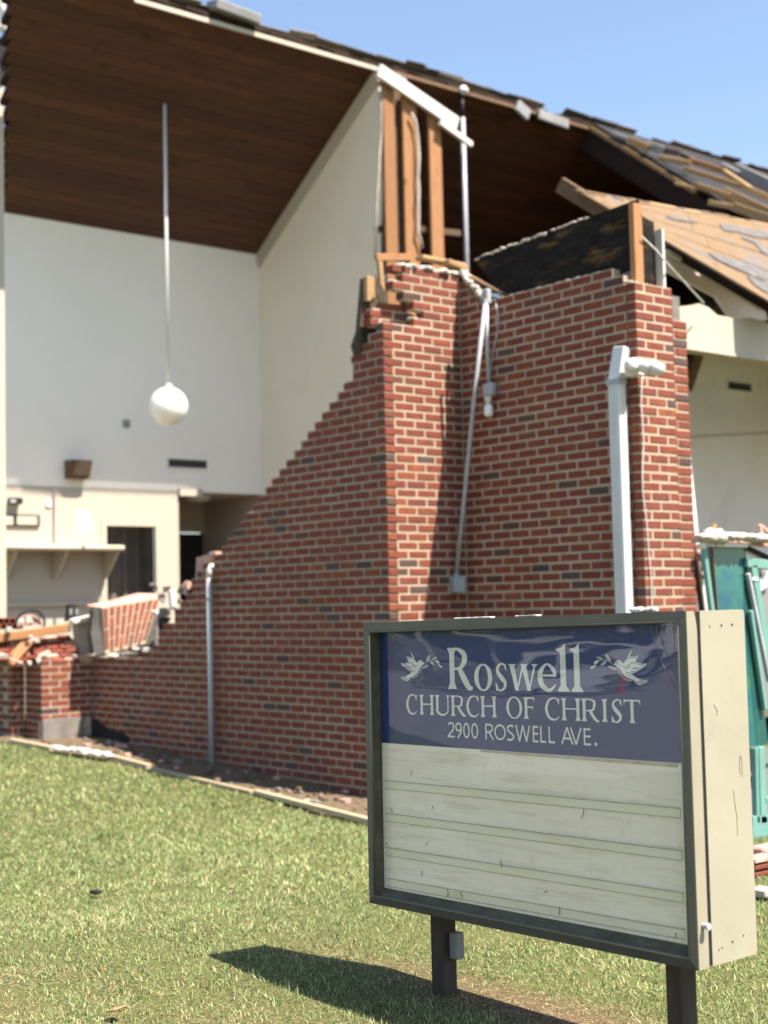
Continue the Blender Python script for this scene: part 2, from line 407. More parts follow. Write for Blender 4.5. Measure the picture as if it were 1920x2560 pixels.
# --- the brick corner tower: faces x = 0 (y 0..0.81), y = 0.8125 (x 0..1.83), x = 1.83 (y .81..1.42)
V2 = 4*LM; U3 = 9*LM
tw = thing('brick_tower', (1.0, 0.9, 0), 'tall broken brick corner of the church with two sunlit faces behind the sign', 'brick wall')
bl = []; mo = MB()
F2L = {-8: 1.0, -7: 1.0, -6: .5, -5: 1.0, -4: 1.5, -3: 2.0, -2: 1.5}
for k in range(-8, 54):                                  # sunlit face x = 0
    L = F2L.get(k, 0.0); z = zrow(k)
    for a, b in run(0, 4, k % 2 == 0):
        if a == 0 and k % 2 == 0 and k >= 0: continue     # the header seen here is the end of the long wall's corner brick
        if b <= L+0.01: continue
        y0 = a*LM+(JT/2 if a > 0 else 0); y1 = b*LM-JT/2
        bl.append(((-BW/2, (y0+y1)/2, z), (BW, y1-y0, BH), -0.4))
    mo.box((-BW+0.004, max(L*LM, 0.0)+(JT if L > 0 else BW+0.001), z-HC/2), (-0.0035, V2+0.004, z+HC/2))
for k in range(-8, 54):                                  # shaded face y = V2
    z = zrow(k)
    lo, hi = 0.0, 9.0
    if k < -4: hi = {-8: 0.0, -7: 0.5, -6: .5, -5: 1.0}[k]
    if k == -4: hi = 8.0
    if k == -3: hi = 8.5
    if hi <= lo: continue
    seq = run(lo, hi, k % 2 != 0)
    for a, b in seq:
        x0 = a*LM+(JT/2 if a > 0 else 0.002); x1 = b*LM-(JT/2 if b < 9 else 0)
        if b >= 9 and k % 2 != 0: continue                # face x=U3 carries the corner brick on odd courses
        if k < -4: x1 = min(x1, hi*LM)
        bl.append((((x0+x1)/2, V2+BW/2, z), (x1-x0, BW, BH), -0.25))
    mo.box((0.0, V2+0.0035, z-HC/2), (min(hi*LM, U3)-0.006-(BW if hi >= 9 else 0), V2+BW-0.004, z+HC/2))
for k in range(-2, 54):                                  # sunlit face x = U3
    z = zrow(k)
    for a, b in ([(0.5, 1.5), (1.5, 2.0)] if k % 2 == 0 else [(0, 1), (1, 2)]):
        y0 = V2+a*LM+(JT/2 if a > 0 else 0); y1 = V2+b*LM-(JT/2 if b < 2 else 0.0)
        bl.append(((U3-BW/2, (y0+y1)/2, z), (BW, y1-y0, BH), -0.5))
    mo.box((U3-BW+0.004, V2+0.007, z-HC/2), (U3-0.0035, V2+2*LM-0.006, z+HC/2))
    if k >= 1:                                           # the set-back jamb strip
        a0, a1 = V2+2*LM+0.004, V2+2.0*LM+0.25
        for y0, y1 in ([(a0, a0+0.10), (a0+0.113, a1)] if k % 2 == 0 else [(a0, a1)]):
            bl.append(((U3-0.075-BW/2, (y0+y1)/2, z), (BW, y1-y0, BH), -0.3))
        mo.box((U3-0.075-BW+0.004, V2+2*LM-0.003, z-HC/2), (U3-0.075-0.006, a1-0.006, z+HC/2))
lay(tw, bl, M['brick'])
mo.build('mortar', M['mortar'], tw)
# backing of the tower (inner wythe) so that it has a body
bk = MB(); bk.box((0.0, V2+BW, 0), (U3-BW-0.002, V2+BW+0.06, ZJ+3.6*HC)); bk.box((-0.2, 0.25, 0), (-BW-0.002, V2+BW+0.06, ZJ+1.0*HC)); bk.box((U3-BW-0.06, V2+BW+0.062, 0), (U3-BW-0.001, V2+2*LM+0.2, ZJ+1.7*HC)); bk.build('backing', M['concrete'], tw)
# pale mortar left along the broken tops
mt = MB()
for i in range(26):
    t = i/25; mt.lump((-0.05+random.uniform(-.03, .04), V2*(0.27+0.73*t), ZJ+8*HC+random.uniform(-.008, .012)), (0.05, 0.035, 0.022), seed=i)
for i in range(14):
    t = i/13; mt.lump((0.02+0.26*t, V2+0.03, ZJ+(8-4*t)*HC+random.uniform(-.01, .02)), (0.035, 0.045, 0.03), seed=50+i)
for k, L in F2L.items():
    if k == -8: continue
    mt.lump((-0.05, L*LM+0.03, zrow(k)+HC*0.5), (0.05, 0.05, 0.013), seed=80+k)
for i in range(10):
    mt.lump((U3-0.05-random.uniform(0, .05), V2+2*LM*i/9.5, ZJ+2*HC+0.004), (0.04, 0.05, 0.012), seed=120+i)
for i in range(12):
    mt.lump((0.35+i*0.1, V2+0.05, ZJ+4*HC+0.004), (0.06, 0.03, 0.010), seed=150+i)
mt.build('mortar_residue', M['mortar_white'], tw, smooth=True, kind='stuff')

# charred boards on the tower
o = MB(); P = lambda x, y, v=V2+BW+0.062: hk(x, y, 1, v)
zb0 = ZJ+3.5*HC; zt = 4.31; ZTR = 4.395
o.prism([(0.02, V2+0.155, zt), (U3-0.09, V2+0.155, ZTR), (U3-0.09, V2+0.155, zb0-0.3), (0.40, V2+0.155, zb0-0.3), (0.34, V2+0.155, zb0+.05)], (0, 0.03, 0))
o.build('charred_board', M['burnt'], tw)
o = MB(); o.prism([(U3-0.13, V2+0.16, ZTR-.08), (U3-0.13, V2+0.39, ZTR-.12), (U3-0.13, V2+0.39, ZJ+2*HC), (U3-0.13, V2+0.16, ZJ+2*HC)], (-0.025, 0, 0)); o.build('charred_board', M['burnt'], tw)
o = MB(); o.box((U3-0.090, V2+0.065, ZJ+1.0*HC), (U3-0.045, V2+0.155, ZTR-.045)); o.build('corner_post', M['stud'], tw)
o = MB(); o.box((U3-0.13, V2+0.393, ZJ+1.9*HC), (U3-0.06, V2+0.415, zt-0.1)); o.build('white_trim', M['white'], tw)
o = MB(); o.beam((0.0, V2+0.05, ZJ+8.3*HC), (0.42, V2+0.10, ZJ+4.6*HC), 0.09, 0.02, (0.4, 0, .9)); o.build('split_board', M['oldwood'], tw)
o = MB()
for i in range(34):
    t = i/33; o.lump((0.05+1.2*t, V2+0.165+random.uniform(-.01, .02), zt-0.004+(ZTR-zt)*.72*t+random.uniform(-.006, .01)), (0.032, 0.018, 0.009+0.008*math.sin(i*1.7)**2), seed=200+i)
o.build('plaster_edge', M['mortar_white'], tw, smooth=True)
# loose chunk of inner brickwork left of the sunlit face
lc = thing('loose_brick_chunk', (-0.2, 0.1, ZJ+HC), 'loose chunk of six bricks hanging at the broken top of the tower', 'brick chunk')
for (a, b, k) in ((-.15, .95, -4), (-.8, .38, -3), (.42, 1.55, -3), (-.8, -.28, -2), (-.2, .92, -2)):
    y0, y1 = 0.13+a*LM, 0.13+b*LM-JT
    b_ = MB(); b_.obox((-0.16, (y0+y1)/2, zrow(k)-0.012), (BW/2, 0, 0), (0, (y1-y0)/2, 0.003), (0, 0, BH/2), 0, .004); b_.build('brick', M['brick_pale'], lc)
b_ = MB(); b_.box((-0.2, 0.0, zrow(-2)-HC*.7), (-0.122, 0.40, zrow(-3)+HC*0.45)); b_.build('mortar', M['mortar'], lc)
b_ = MB(); b_.prism([hk(x, y, 0, -.27) for x, y in ((786, 600), (812, 594), (838, 640), (840, 700), (806, 742), (772, 768), (766, 745), (776, 715), (781, 660))], (-.05, 0, 0)); b_.build('torn_edge', paint('sooty_masonry', (.10, .08, .06), .5, .95, 16, (.22, .16, .11), .6, .1, .5), tw)
# broken timber stubs by the chunk
ts = thing('broken_timber_frame', (-0.3, 0.05, ZJ+2*HC), 'splintered pine frame standing on the broken top of the brick wall', 'timber')
for n_, (p, q, wd, ht) in (('post', (hk(798, 652, 0, -0.24), hk(797, 598, 0, -0.24), .08, .05)), ('post', (hk(826, 640, 0, -.3), hk(820, 565, 0, -.3), .045, .035)), ('rail', (hk(812, 556, 0, -.3), hk(886, 556, 0, -.3), .06, .028)), ('post', (hk(876, 600, 0, -.32), hk(878, 560, 0, -.32), .05, .04))):
    b_ = MB(); b_.beam(p, q, wd, ht, (1, 0, 0.01), ch=.004); b_.build(n_, M['stud'] if n_ == 'rail' else M['pine'], ts)
b_ = MB(); b_.beam(hk(905, 556, 0, -.12), hk(1000, 575, 0, -.12), .10, .032, ch=.006); tag(b_.build('pine_offcut', M['pine']), 'short pine offcut lying on top of the sunlit brick face', 'timber')
b_ = MB(); b_.beam(hk(962, 566, 0, -.05), hk(1004, 584, 0, -.05), .10, .042, ch=.006); tag(b_.build('pine_block', M['pine']), 'stubby pine block at the right end of the sunlit brick top', 'timber')

# ------------------------------------------------------------------ the church building behind the brick
UB = -6.33; UR = -3.75; ZE = 5.97; _e = hit(949, 174, 0, UR); ZR = float(_e[2])+.02; SL = (ZR-ZE)/(UR-UB)
ch = thing('church_building', (-4.5, 3, 0.4), 'torn open church hall with brown board ceiling and pale inner walls', 'building')
def zc(u): return ZE+(u-UB)*SL
SW0 = np.array([UB, 3.226]); SW1 = np.array([UR, float(_e[1])-.02])       # side wall foot line
# back wall: shaded top, recess on the right, door hole
DY0, DY1, DZ = 1.03, 1.68, 2.50
b = MB()
b.box((UB-0.05, -0.9, 0.4), (UB, DY0, 2.93)); b.box((UB-0.05, DY1, 0.4), (UB, 2.0, 2.93)); b.box((UB-0.05, DY0, DZ), (UB, DY1, 2.93))
b.box((UB-0.15, -0.9, 2.93), (UB, 3.3, 6.03))
bw = b.build('back_wall', M['greywall'], ch)
b = MB(); b.box((UB, -0.9, 0.4), (UB+0.006, DY0-0.07, 2.928)); b.box((UB, DY1+0.07, 0.4), (UB+0.006, 1.999, 2.928)); b.box((UB, DY0-0.07, DZ+0.07), (UB+0.006, DY1+0.07, 2.928)); b.build('sunlit_tone_skin', paint('lower_wall_sunlit_tone', (.43, .385, .32), .05, .7, 1.2, (.36, .31, .25), .18), ch)  # same wall as above; its sunlit stretch gets a separate colour
b = MB(); b.box((UB-.01, DY0-.07, .4), (UB+.018, DY0, DZ+.07)); b.box((UB-.01, DY1, .4), (UB+.018, DY1+.07, DZ+.07)); b.box((UB-.01, DY0, DZ), (UB+.018, DY1, DZ+.07)); b.build('door_frame', M['cream'], ch)
b = MB()
for i in range(15):
    y = DY0-0.1+i*0.085; b.lathe((UB-0.5+0.03*(i % 2), y, 0.4), [(0.06, 0), (0.055, 2.2)], 10)
b.build('curtain', paint('brown_curtain', (0.16, 0.135, 0.115), 0.4, 0.9, 4), ch, smooth=True)
# recess with soffit, dark doorway
b = MB(); b.box((UB-1.5, 2.0, 2.93), (UB-0.16, 3.3, 3.02)); b.box((UB-1.6, 1.9, 0.4), (UB-1.5, 2.3, 3.0)); b.box((UB-1.6, 2.3, 2.55), (UB-1.5, 3.4, 3.0)); b.box((UB-1.5, 1.9, 0.4), (UB-0.16, 2.0, 2.93)); b.box((UB-1.6, 3.3, .4), (UB+0.0, 3.42, 3.0)); b.build('recess_wall', M['cream'], ch)
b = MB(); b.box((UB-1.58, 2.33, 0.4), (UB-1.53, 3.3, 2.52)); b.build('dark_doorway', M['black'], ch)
b = MB(); b.box((UB-1.505, 2.26, 0.4), (UB-1.46, 2.33, 2.6)); b.box((UB-1.505, 2.26, 2.53), (UB-1.46, 3.3, 2.6)); b.build('recess_door_frame', M['cream'], ch)
b = MB(); b.box((UB-.02, 2.0, 2.875), (UB+.05, 2.31, 2.965)); b.build('soffit_trim', M['cream'], ch)
# side wall (cream), following the roof
b = MB(); dv = SW1-SW0; nrm = np.array([-dv[1], dv[0]]); nrm = nrm/np.linalg.norm(nrm)
pl = [(SW0[0], SW0[1], 0.4), (SW1[0]-.12, SW1[1]-.02, 0.4), (SW1[0]-.10, SW1[1], 4.4), (SW1[0]-.03, SW1[1], 5.6), (SW1[0]+0.02, SW1[1], 6.2), (SW1[0], SW1[1], zc(UR)-.03), (SW0[0], SW0[1], ZE-.02)]
b.prism(pl, (nrm[0]*0.02, nrm[1]*0.02, 0)); swl = b.build('side_wall', paint('cream_side_wall', (0.76, 0.69, 0.565), 0.05, 0.7, 1.1, (0.45, 0.38, 0.28), 0.2), ch)
b = MB(); b.beam((SW0[0], SW0[1]-.02, ZE-.09), (SW1[0], SW1[1]-.02, zc(UR)-.10), .03, .16, (0, 0, 1)); b.build('rake_trim', M['cream'], ch)
# studs at the torn end of that wall
for (x0, x1, ya, yb) in ((957, 984, 205, 640), (1006, 1040, 235, 640), (1072, 1101, 282, 640)):
    p0 = hit(x0, ya, 0, UR+.11); p1 = hit(x1, ya, 0, UR+.11); q0 = hit(x0+6, yb, 0, UR+.11)
    b = MB(); b.box((UR+.07, p0[1], q0[2]-0.8), (UR+.11, p1[1], p0[2]+.05)); b.build('stud', M['stud'], ch)
b = MB(); a = hit(984, 240, 0, UR+.02); c = hit(1010, 240, 0, UR+.02); b.box((UR, a[1]-.1, 4.6), (UR+.02, c[1]+.1, a[2]+.1)); b.build('sheathing_panel', M['oldwood'], ch)
b = MB(); b.beam(hit(940, 574, 0, UR-.03), hit(1010, 560, 0, UR-.03), .05, .07); b.build('cross_brace', M['oldwood'], ch)
b = MB(); b.beam(hit(1040, 572, 0, UR-.03), hit(1150, 584, 0, UR+.14), .05, .07); b.build('cross_brace', M['oldwood'], ch)
a = np.array(hit(946, 176, 0, UR+.17)); c = np.array(hit(1142, 310, 0, UR+.17))
b = MB(); b.beam(a, c, .05, .16, (0, 0, 1), ch=.006); b.build('raking_board', M['white'], ch)
b = MB(); b.beam(np.array(hit(1100, 306, 0, UR+.19)), np.array(hit(1178, 362, 0, UR+.19)), .05, .06, (0, 0, 1)); b.build('broken_trim', M['white'], ch)
b = MB()
pts = [hit(890+x*.2532, 140+y*.2532, 0, UR+.16) for x, y in ((545, 560), (585, 640), (610, 800), (620, 1000), (612, 1200), (620, 1320), (612, 1440), (620, 1560), (612, 1740), (640, 1820), (655, 1900))]
b.tube(pts, [.015, .019, .015, .02, .016, .019, .022, .015, .019, .014, .016], 7); b.build('plaster_strip', M['mortar_white'], ch, smooth=True)
b = MB(); pts = [hit(890+x*.2532, 140+y*.2532, 0, UR+.08) for x, y in ((250, 300), (248, 500), (250, 760), (232, 1000), (205, 1500), (190, 2000))]
b.tube(pts, [.012, .016, .01, .014, .01, .014], 6); b.build('drywall_edge', M['mortar_white'], ch, smooth=True)
# ceiling of stained boards, each one laid
def vleft(u): return -0.18-(u-UB)*0.436
ceil = MB(); N_ROW = 22
sdir = np.array([UR-UB, 0, ZR-ZE]); SLEN = np.linalg.norm(sdir); sdir = sdir/SLEN; nrm3 = np.array([-sdir[2], 0, sdir[0]])
back = MB()
for i in range(13):
    s0, s1 = SLEN*i/13, SLEN*(i+1)/13
    p = np.array([UB, 0, ZE])+sdir*s0; q = np.array([UB, 0, ZE])+sdir*s1
    vl = vleft((p[0]+q[0])/2)-.03
    pts = [p+nrm3*.024, q+nrm3*.024]
    back.add([(pts[0][0], vl, pts[0][2]), (pts[1][0], vl, pts[1][2]), (pts[1][0], 11.5, pts[1][2]), (pts[0][0], 11.5, pts[0][2]),
              (pts[0][0]+nrm3[0]*.05, vl, pts[0][2]+.05), (pts[1][0]+nrm3[0]*.05, vl, pts[1][2]+.05), (pts[1][0]+nrm3[0]*.05, 11.5, pts[1][2]+.05), (pts[0][0]+nrm3[0]*.05, 11.5, pts[0][2]+.05)],
             [(0, 1, 2, 3), (7, 6, 5, 4), (0, 3, 7, 4), (1, 5, 6, 2), (0, 4, 5, 1), (3, 2, 6, 7)])
ce = back.build('roof_deck', M['shadowbrown'], ch)
for i in range(N_ROW):
    s0 = SLEN*i/N_ROW+.0016; s1 = SLEN*(i+1)/N_ROW-.0016
    p = np.array([UB, 0, ZE])+sdir*(s0+s1)/2
    v = vleft(p[0])+random.uniform(-.008, .008)
    while v < 9.5:
        L = random.uniform(1.6, 3.4); e = min(v+L, 9.6)
        m_ = MB(); m_.obox((p[0]+nrm3[0]*.012, (v+e)/2, p[2]+nrm3[2]*.012), sdir*(s1-s0)/2, (0, (e-v)/2-.0015, 0), nrm3*.010, 0, .002)
        m_.build('plank', M['ceil'], ce); v = e
# the torn ridge: trim, shingles
rf = MB(); rf.box((UR-.0, 0.0, ZR-.05), (UR+.022, SW1[1]+.05, ZR-.005)); rf.build('ridge_trim', M['cream'], ch)
for ya_, yb_ in ((SW1[1]+.06, 6.6), (-1.3, -0.01)):
    rf = MB(); rf.box((UR, ya_, ZR-.03), (UR+.022, yb_, ZR+.01)); rf.build('ridge_board', M['oldwood'], ch)
v = -1.6
while v < 10.8:
    L = random.uniform(.22, .50)
    for lay_ in range(2):
        if random.random() < (.1, .45)[lay_]: continue
        m_ = MB(); zz = ZR+.070+lay_*.012+random.uniform(-.004, .008)+.010*math.sin(v*2.3); du = random.uniform(-.03, .05); t = random.uniform(-.02, .02); la = random.uniform(.08, .14)
        m_.obox((UR-.10+du, v+L/2+random.uniform(-.05, .05), zz), np.array([la, random.uniform(-.02, .02), la*SL+random.uniform(-.02, .01)]), (random.uniform(-.02, .02), L/2+.02, t*.3), (-.003, 0, .005), 0, .0015)
        m_.build('shingle', M['shingle'], ce)
    v += L*0.95
rf = MB()
for i in range(60):
    v = -1.6+i*.21; rf.obox((UR-.01+random.uniform(-.01, .02), v, ZR+.045+random.uniform(-.015, .01)), (.015, 0, 0), (0, .1+random.uniform(0, .05), random.uniform(-.01, .01)), (0, 0, .022+random.uniform(-.01, .012)), 0, .003)
rf.build('deck_edge', M['shadowbrown'], ch)
a = hit(528, 8, 0, UR+.02); c = hit(640, 52, 0, UR+.02)
b = MB(); b.beam(a+np.array([0, 0, -.01]), c+np.array([0, 0, .0]), .22, .10, (0.2, 0, 1), ch=.01); b.build('flashing', M['flash'], ch)
for (x, y, x2, y2, ht) in ((1292, 262, 1322, 290, .16), (1345, 285, 1420, 312, .13), (950, 176, 975, 188, .10), (985, 190, 1015, 205, .07)):
    b = MB(); b.beam(hit(x, y, 0, UR+.05), hit(x2, y2, 0, UR+.05), .05, ht, (0, 0, 1), ch=.012); b.build('torn_felt', M['flash'], ch)
# dark attic partitions, right gray wall, floor
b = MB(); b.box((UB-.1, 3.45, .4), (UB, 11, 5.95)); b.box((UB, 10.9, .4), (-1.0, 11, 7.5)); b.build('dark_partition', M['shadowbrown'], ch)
b = MB(); b.box((-8.2, 0.12, 0.30), (-0.35, 11, 0.42)); b.box((-8.2, -0.5, 0.30), (-4.9, 0.12, 0.42)); b.build('floor', paint('hall_floor', (0.15, 0.12, 0.10), 0.2, 0.8, 3), ch)
b = MB()
b.box((-1.6, 4.3, 0.4), (-1.5, 10.5, 4.35)); rw = b.build('right_wall', M['rightwall'], ch)
b = MB(); a = hit(1721, 1092, 0, -1.5); c = hit(1920, 1066, 0, -1.5)
b.beam(a+np.array([.004, 0, 0]), c+np.array([.004, .8, -.0]), .008, .018, (0, 0, 1)); b.build('wall_seam', paint('seam_grey', (0.40, .36, .33)), ch)
b = MB(); b.box((-2.2, 6.75, 4.36), (-2.1, 11.5, 6.2)); b.build('attic_dark_backing', M['shadowbrown'], ch)  # dark backing added so the void above the header stays black
b = MB(); b.box((-1.6, 4.4, 4.36), (.86, 10.5, 4.42)); b.build('sun_blocker_slab', M['shadowbrown'], ch)  # hidden slab added to keep sun off the right wall
b = MB(); p = [hit(1709, 878, 0, -1.45), hit(1754, 886, 0, -1.45), hit(1747, 920, 0, -1.45), hit(1726, 968, 0, -1.45), hit(1708, 985, 0, -1.45)]
b.prism(p, (.02, 0, 0)); b.build('dark_opening_plate', M['black'], ch)  # flat black plate stands for the dark opening; nothing is cut
b = MB(); b.beam(hit(1745, 884, 0, -1.35), hit(1716, 972, 0, -1.35), .07, .12, (0, 1, .3)); b.build('hanging_board', M['oldwood'], ch)
b = MB()
n = 40; ys = np.linspace(1.75, 6.5, n); top = [3.93+0.02*math.sin(i*1.1)+random.uniform(-.014, .014)-(0.03 if 8 < i < 16 else 0) for i in range(n)]
poly = [(1.0, y, t) for y, t in zip(ys, top)]+[(1.0, 6.5, 3.56), (1.0, 1.75, 3.56)]
b.prism(poly, (-.14, 0, 0)); b.build('header_beam', M['cream'], ch)
b = MB(); b.box((.99, 1.75, 3.555), (1.012, 6.5, 3.575)); b.build('beam_bead', M['cream'], ch)
# vents, fixtures on the walls
def onb(x, y): return hk(x, y, 0, UB)
def plate(name, x0, y0, x1, y1, mat, d=.02, parent=None, u=None, ch_=.004):
    u = UB+.006 if u is None else u
    p, q = hk(x0, y0, 0, u), hk(x1, y1, 0, u); m_ = MB()
    m_.obox((u+d/2, (p[1]+q[1])/2, (p[2]+q[2])/2), (d/2, 0, 0), (0, abs(q[1]-p[1])/2, 0), (0, 0, abs(p[2]-q[2])/2), 0, ch_)
    return m_.build(name, mat, parent)
slatm = paint('dark_vent_slat', (.07, .07, .07), .2, .6, 9)
def vent(u, x0, y0, x1, y1, label, rim):
    p, q = hk(x0, y0, 0, u), hk(x1, y1, 0, u); y0, y1 = min(p[1], q[1]), max(p[1], q[1]); z0, z1 = min(p[2], q[2]), max(p[2], q[2])
    t = thing('air_vent', (u, (y0+y1)/2, z0), label, 'vent')
    m_ = MB(); m_.box((u+.001, y0, z0), (u+.006, y1, z1)); m_.build('duct_shadow', M['black'], t)
    r = .02; m_ = MB()
    for bx in (((y0-r, z0-r), (y1+r, z0)), ((y0-r, z1), (y1+r, z1+r)), ((y0-r, z0), (y0, z1)), ((y1, z0), (y1+r, z1))): m_.box((u+.001, bx[0][0], bx[0][1]), (u+.018, bx[1][0], bx[1][1]))
    m_.build('rim', rim, t)
    n_ = 9
    for i in range(n_):
        y = y0+(i+.5)*(y1-y0)/n_; m_ = MB(); m_.obox((u+.010, y, (z0+z1)/2), (.004, .006, 0), (-.006, .012, 0), (0, 0, (z1-z0)/2)); m_.build('slat', slatm, t)
vent(UB, 362, 991, 446, 1013, 'wide dark air vent on the grey inner wall, left of the brick slope', M['greywall'])
vent(-1.5, 1570, 824, 1622, 847, 'small dark air vent on the pale wall at the right edge', M['rightwall'])
sp = thing('wall_speaker', tuple(onb(160, 1040)), 'brown wooden wall speaker box above the sunlit lower wall', 'speaker')
p, q = hk(139, 994, 0, UB), hk(182, 1036, 0, UB)
b = MB(); b.prism([(UB+.001, p[1], p[2]), (UB+.20, p[1], p[2]-.01), (UB+.12, p[1], q[2]), (UB+.001, p[1], q[2])], (0, q[1]-p[1], 0)); b.build('cabinet', M['oldwood'], sp)
b = MB(); b.prism([(UB+.190, p[1]+.03, p[2]-.035), (UB+.190, q[1]-.03, p[2]-.035), (UB+.134, q[1]-.03, q[2]+.03), (UB+.134, p[1]+.03, q[2]+.03)], (.014, 0, .004)); b.build('grille', paint('brown_cloth', (.12, .085, .06)), sp)
th_ = MB(); c = onb(272, 915); th_.obox(c+np.array([.015, 0, 0]), (.015, 0, 0), (0, .045, 0), (0, 0, .045), 0, .012); tag(th_.build('thermostat', M['flash']), 'little round grey thermostat high on the shaded inner wall', 'thermostat')
el = thing('emergency_light', tuple(onb(28, 1090)), 'small black emergency light on the sunlit inner wall', 'emergency light')
plate('housing', 16, 1076, 41, 1090, M['black'], .10, el); plate('lens', 22, 1079, 34, 1086, M['greymetal'], .006, el, UB+.107, .001)
es = thing('frame_sign', tuple(onb(45, 1138)), 'black outlined cream sign with two rounded panels on the inner wall', 'sign')
plate('frame', 2, 1111, 84, 1138, M['black'], .03, es); plate('panel', 36, 1115, 80, 1134, M['cream'], .008, es, UB+.034, .002); plate('panel', 4, 1115, 28, 1134, M['cream'], .008, es, UB+.034, .002)
tag(plate('notice_sheet', 164, 1103, 196, 1151, M['white'], .004), 'white paper notice with a faint orange mark on the sunlit wall', 'notice')
nb = bpy.data.objects['notice_sheet']
plate('printed_mark', 174, 1112, 184, 1132, paint('pale_orange_print', (.75, .55, .35)), .0015, nb, UB+.0105, .0)
tag(plate('wall_switch', 98, 1080, 110, 1096, M['white'], .02), 'small white switch plate left of the paper notice', 'switch')
b = MB(); c0 = onb(118, 1045); c1 = onb(118, 1185); b.box((UB+.006, c0[1]-.006, c1[2]), (UB+.011, c0[1]+.006, 2.9)); b.build('panel_joint', M['rightwall'], ch)
ld = MB(); c = hk(420, 1090, 2, 2.93); ld.lathe((UB-.55, 2.62, 2.93), [(.0, -.075), (.09, -.07), (.15, -.045), (.165, -.0)], 24); tag(ld.build('ceiling_lamp', M['white'], smooth=True), 'flat round unlit ceiling lamp under the recess soffit', 'lamp')
# hat shelf on the back wall with its brackets and lower rail
sh = thing('wall_shelf', tuple(onb(120, 1200)), 'long cream wall shelf on brackets left of the dark doorway', 'shelf')
p, q = onb(0, 1186), onb(226, 1194)
zs = p[2]; b = MB(); b.obox((UB+.20, (p[1]-.5+q[1])/2, zs), (.19, 0, 0), (0, (q[1]-p[1]+.5)/2, 0), (0, 0, .02), 0, .006); b.build('board', M['cream'], sh)
b = MB(); b.tube([(UB+.40, p[1]-.5, zs), (UB+.40, q[1]+.02, zs)], .035, 10); b.build('front_rail', M['cream'], sh, smooth=True)
for yy in (p[1]+.02, (p[1]+q[1])/2-.02, q[1]-.03):
    b = MB(); b.prism([(UB+.008, yy, zs-.02), (UB+.36, yy, zs-.02), (UB+.33, yy, zs-.07), (UB+.06, yy, zs-.33), (UB+.008, yy, zs-.33)], (0, .03, 0)); b.build('bracket', M['cream'], sh)
b = MB(); zz = onb(100, 1290)[2]; b.box((UB+.006, p[1]-.5, zz-.10), (UB+.05, q[1]-.05, zz-.06)); b.build('lower_rail', M['cream'], sh)

# pendant globe on its rod, and the bare rod to the right
up_ = -4.72; pc = hk(364, 878, 0, up_); top = hit(407, 262, 0, up_)
pd = thing('pendant_lamp', tuple(pc), 'white globe lamp hanging on a long rod from the board ceiling', 'pendant lamp')
b = MB(); zt_ = zc(up_)-.004
b.tube([(up_, pc[1], pc[2]+.2), (up_, pc[1]-.0, zt_)], .018, 10); b.build('rod', M['whitemetal'], pd, smooth=True)
R_ = .205; b = MB(); b.lathe(pc, [(.001, -R_)]+[(R_*math.sin(t), -R_*math.cos(t)) for t in np.linspace(.12, 3.0, 18)]+[(.03, R_*.995)], 32)
mg = Mat('opal_glass', .25, .5); mg.col((.82, .80, .76)); mg.b.inputs['Subsurface Weight'].default_value = .85; mg.b.inputs['Subsurface Radius'].default_value = (.35, .35, .32); mg.b.inputs['Subsurface Scale'].default_value = .4
b.build('globe', mg.mat, pd, smooth=True)
b = MB(); b.lathe((up_, pc[1], pc[2]+R_*.97), [(.05, 0), (.05, .03), (.02, .05)], 16); b.build('cap', M['greymetal'], pd, smooth=True)
p = hit(1155, 232, 0, UR+.04); q = hit(1165, 645, 0, UR+.04)
rd = thing('bare_rod', tuple(q), 'thin grey vertical pipe hanging under the dark right part of the roof', 'pipe')
b = MB(); b.tube([(p[0], p[1], q[2]-1.2), (p[0], p[1], p[2]-.30)], .028, 10); b.build('pipe', M['greymetal'], rd, smooth=True)
b = MB(); b.tube([(p[0], p[1], p[2]-.30), (p[0], p[1], p[2]-.02)], .02, 8); b.build('sleeve', M['black'], rd, smooth=True)
b = MB(); b.lump((p[0]+.03, p[1], p[2]+.02), (.05, .06, .05)); b.build('foam_knob', M['white'], rd, smooth=True)

# ------------------------------------------------------------------ front roof right of the opening
fr = thing('front_roof', (-1.5, 7, 4.5), 'stripped front roof slope with torn boards along its rake, upper right', 'roof')
r0 = np.array(hit(1478, 318, 1, 6.6)); r1 = np.array(hit(1740, 478, 1, 6.6)); rd_ = (r1-r0)/np.linalg.norm(r1-r0)
r2 = r0+rd_*6.6
up_n = np.array([-rd_[2], 0, rd_[0]])
b = MB(); b.prism([r0-up_n*.03, r2-up_n*.03, r2-up_n*.32, r0-up_n*.30], (0, .09, 0)); b.build('rake_rafter', M['shadowbrown'], fr)
b = MB(); b.beam(r0-up_n*.01+np.array([0, .02, 0]), r1-up_n*.01+np.array([0, .02, 0]), .10, .05, up_n); b.build('rake_strip', M['pine'], fr)
b = MB(); b.prism([r0+up_n*.06, r2+up_n*.06, r2+up_n*.02, r0+up_n*.02], (0, 6.0, 0)); b.build('roof_boards', M['dark'], fr)
b = MB(); b.prism([r0-up_n*.35, r2-up_n*.35, r2-up_n*.30, r0-up_n*.30], (0, .0, 0)) if False else None
def torn(p0, p1, z0, z1, name, mat, v=6.55, ht=.07, ch=.012):
    m_ = MB(); a = np.array(hit(p0[0], p0[1], 1, v+z0)); c = np.array(hit(p1[0], p1[1], 1, v+z1)); m_.beam(a, c, .07, ht, (0.2, 0, 1), ch=ch*.5); return m_.build(name, mat, fr)
Z6 = lambda x, y: (1360+x*.33755, 240+y*.33755)
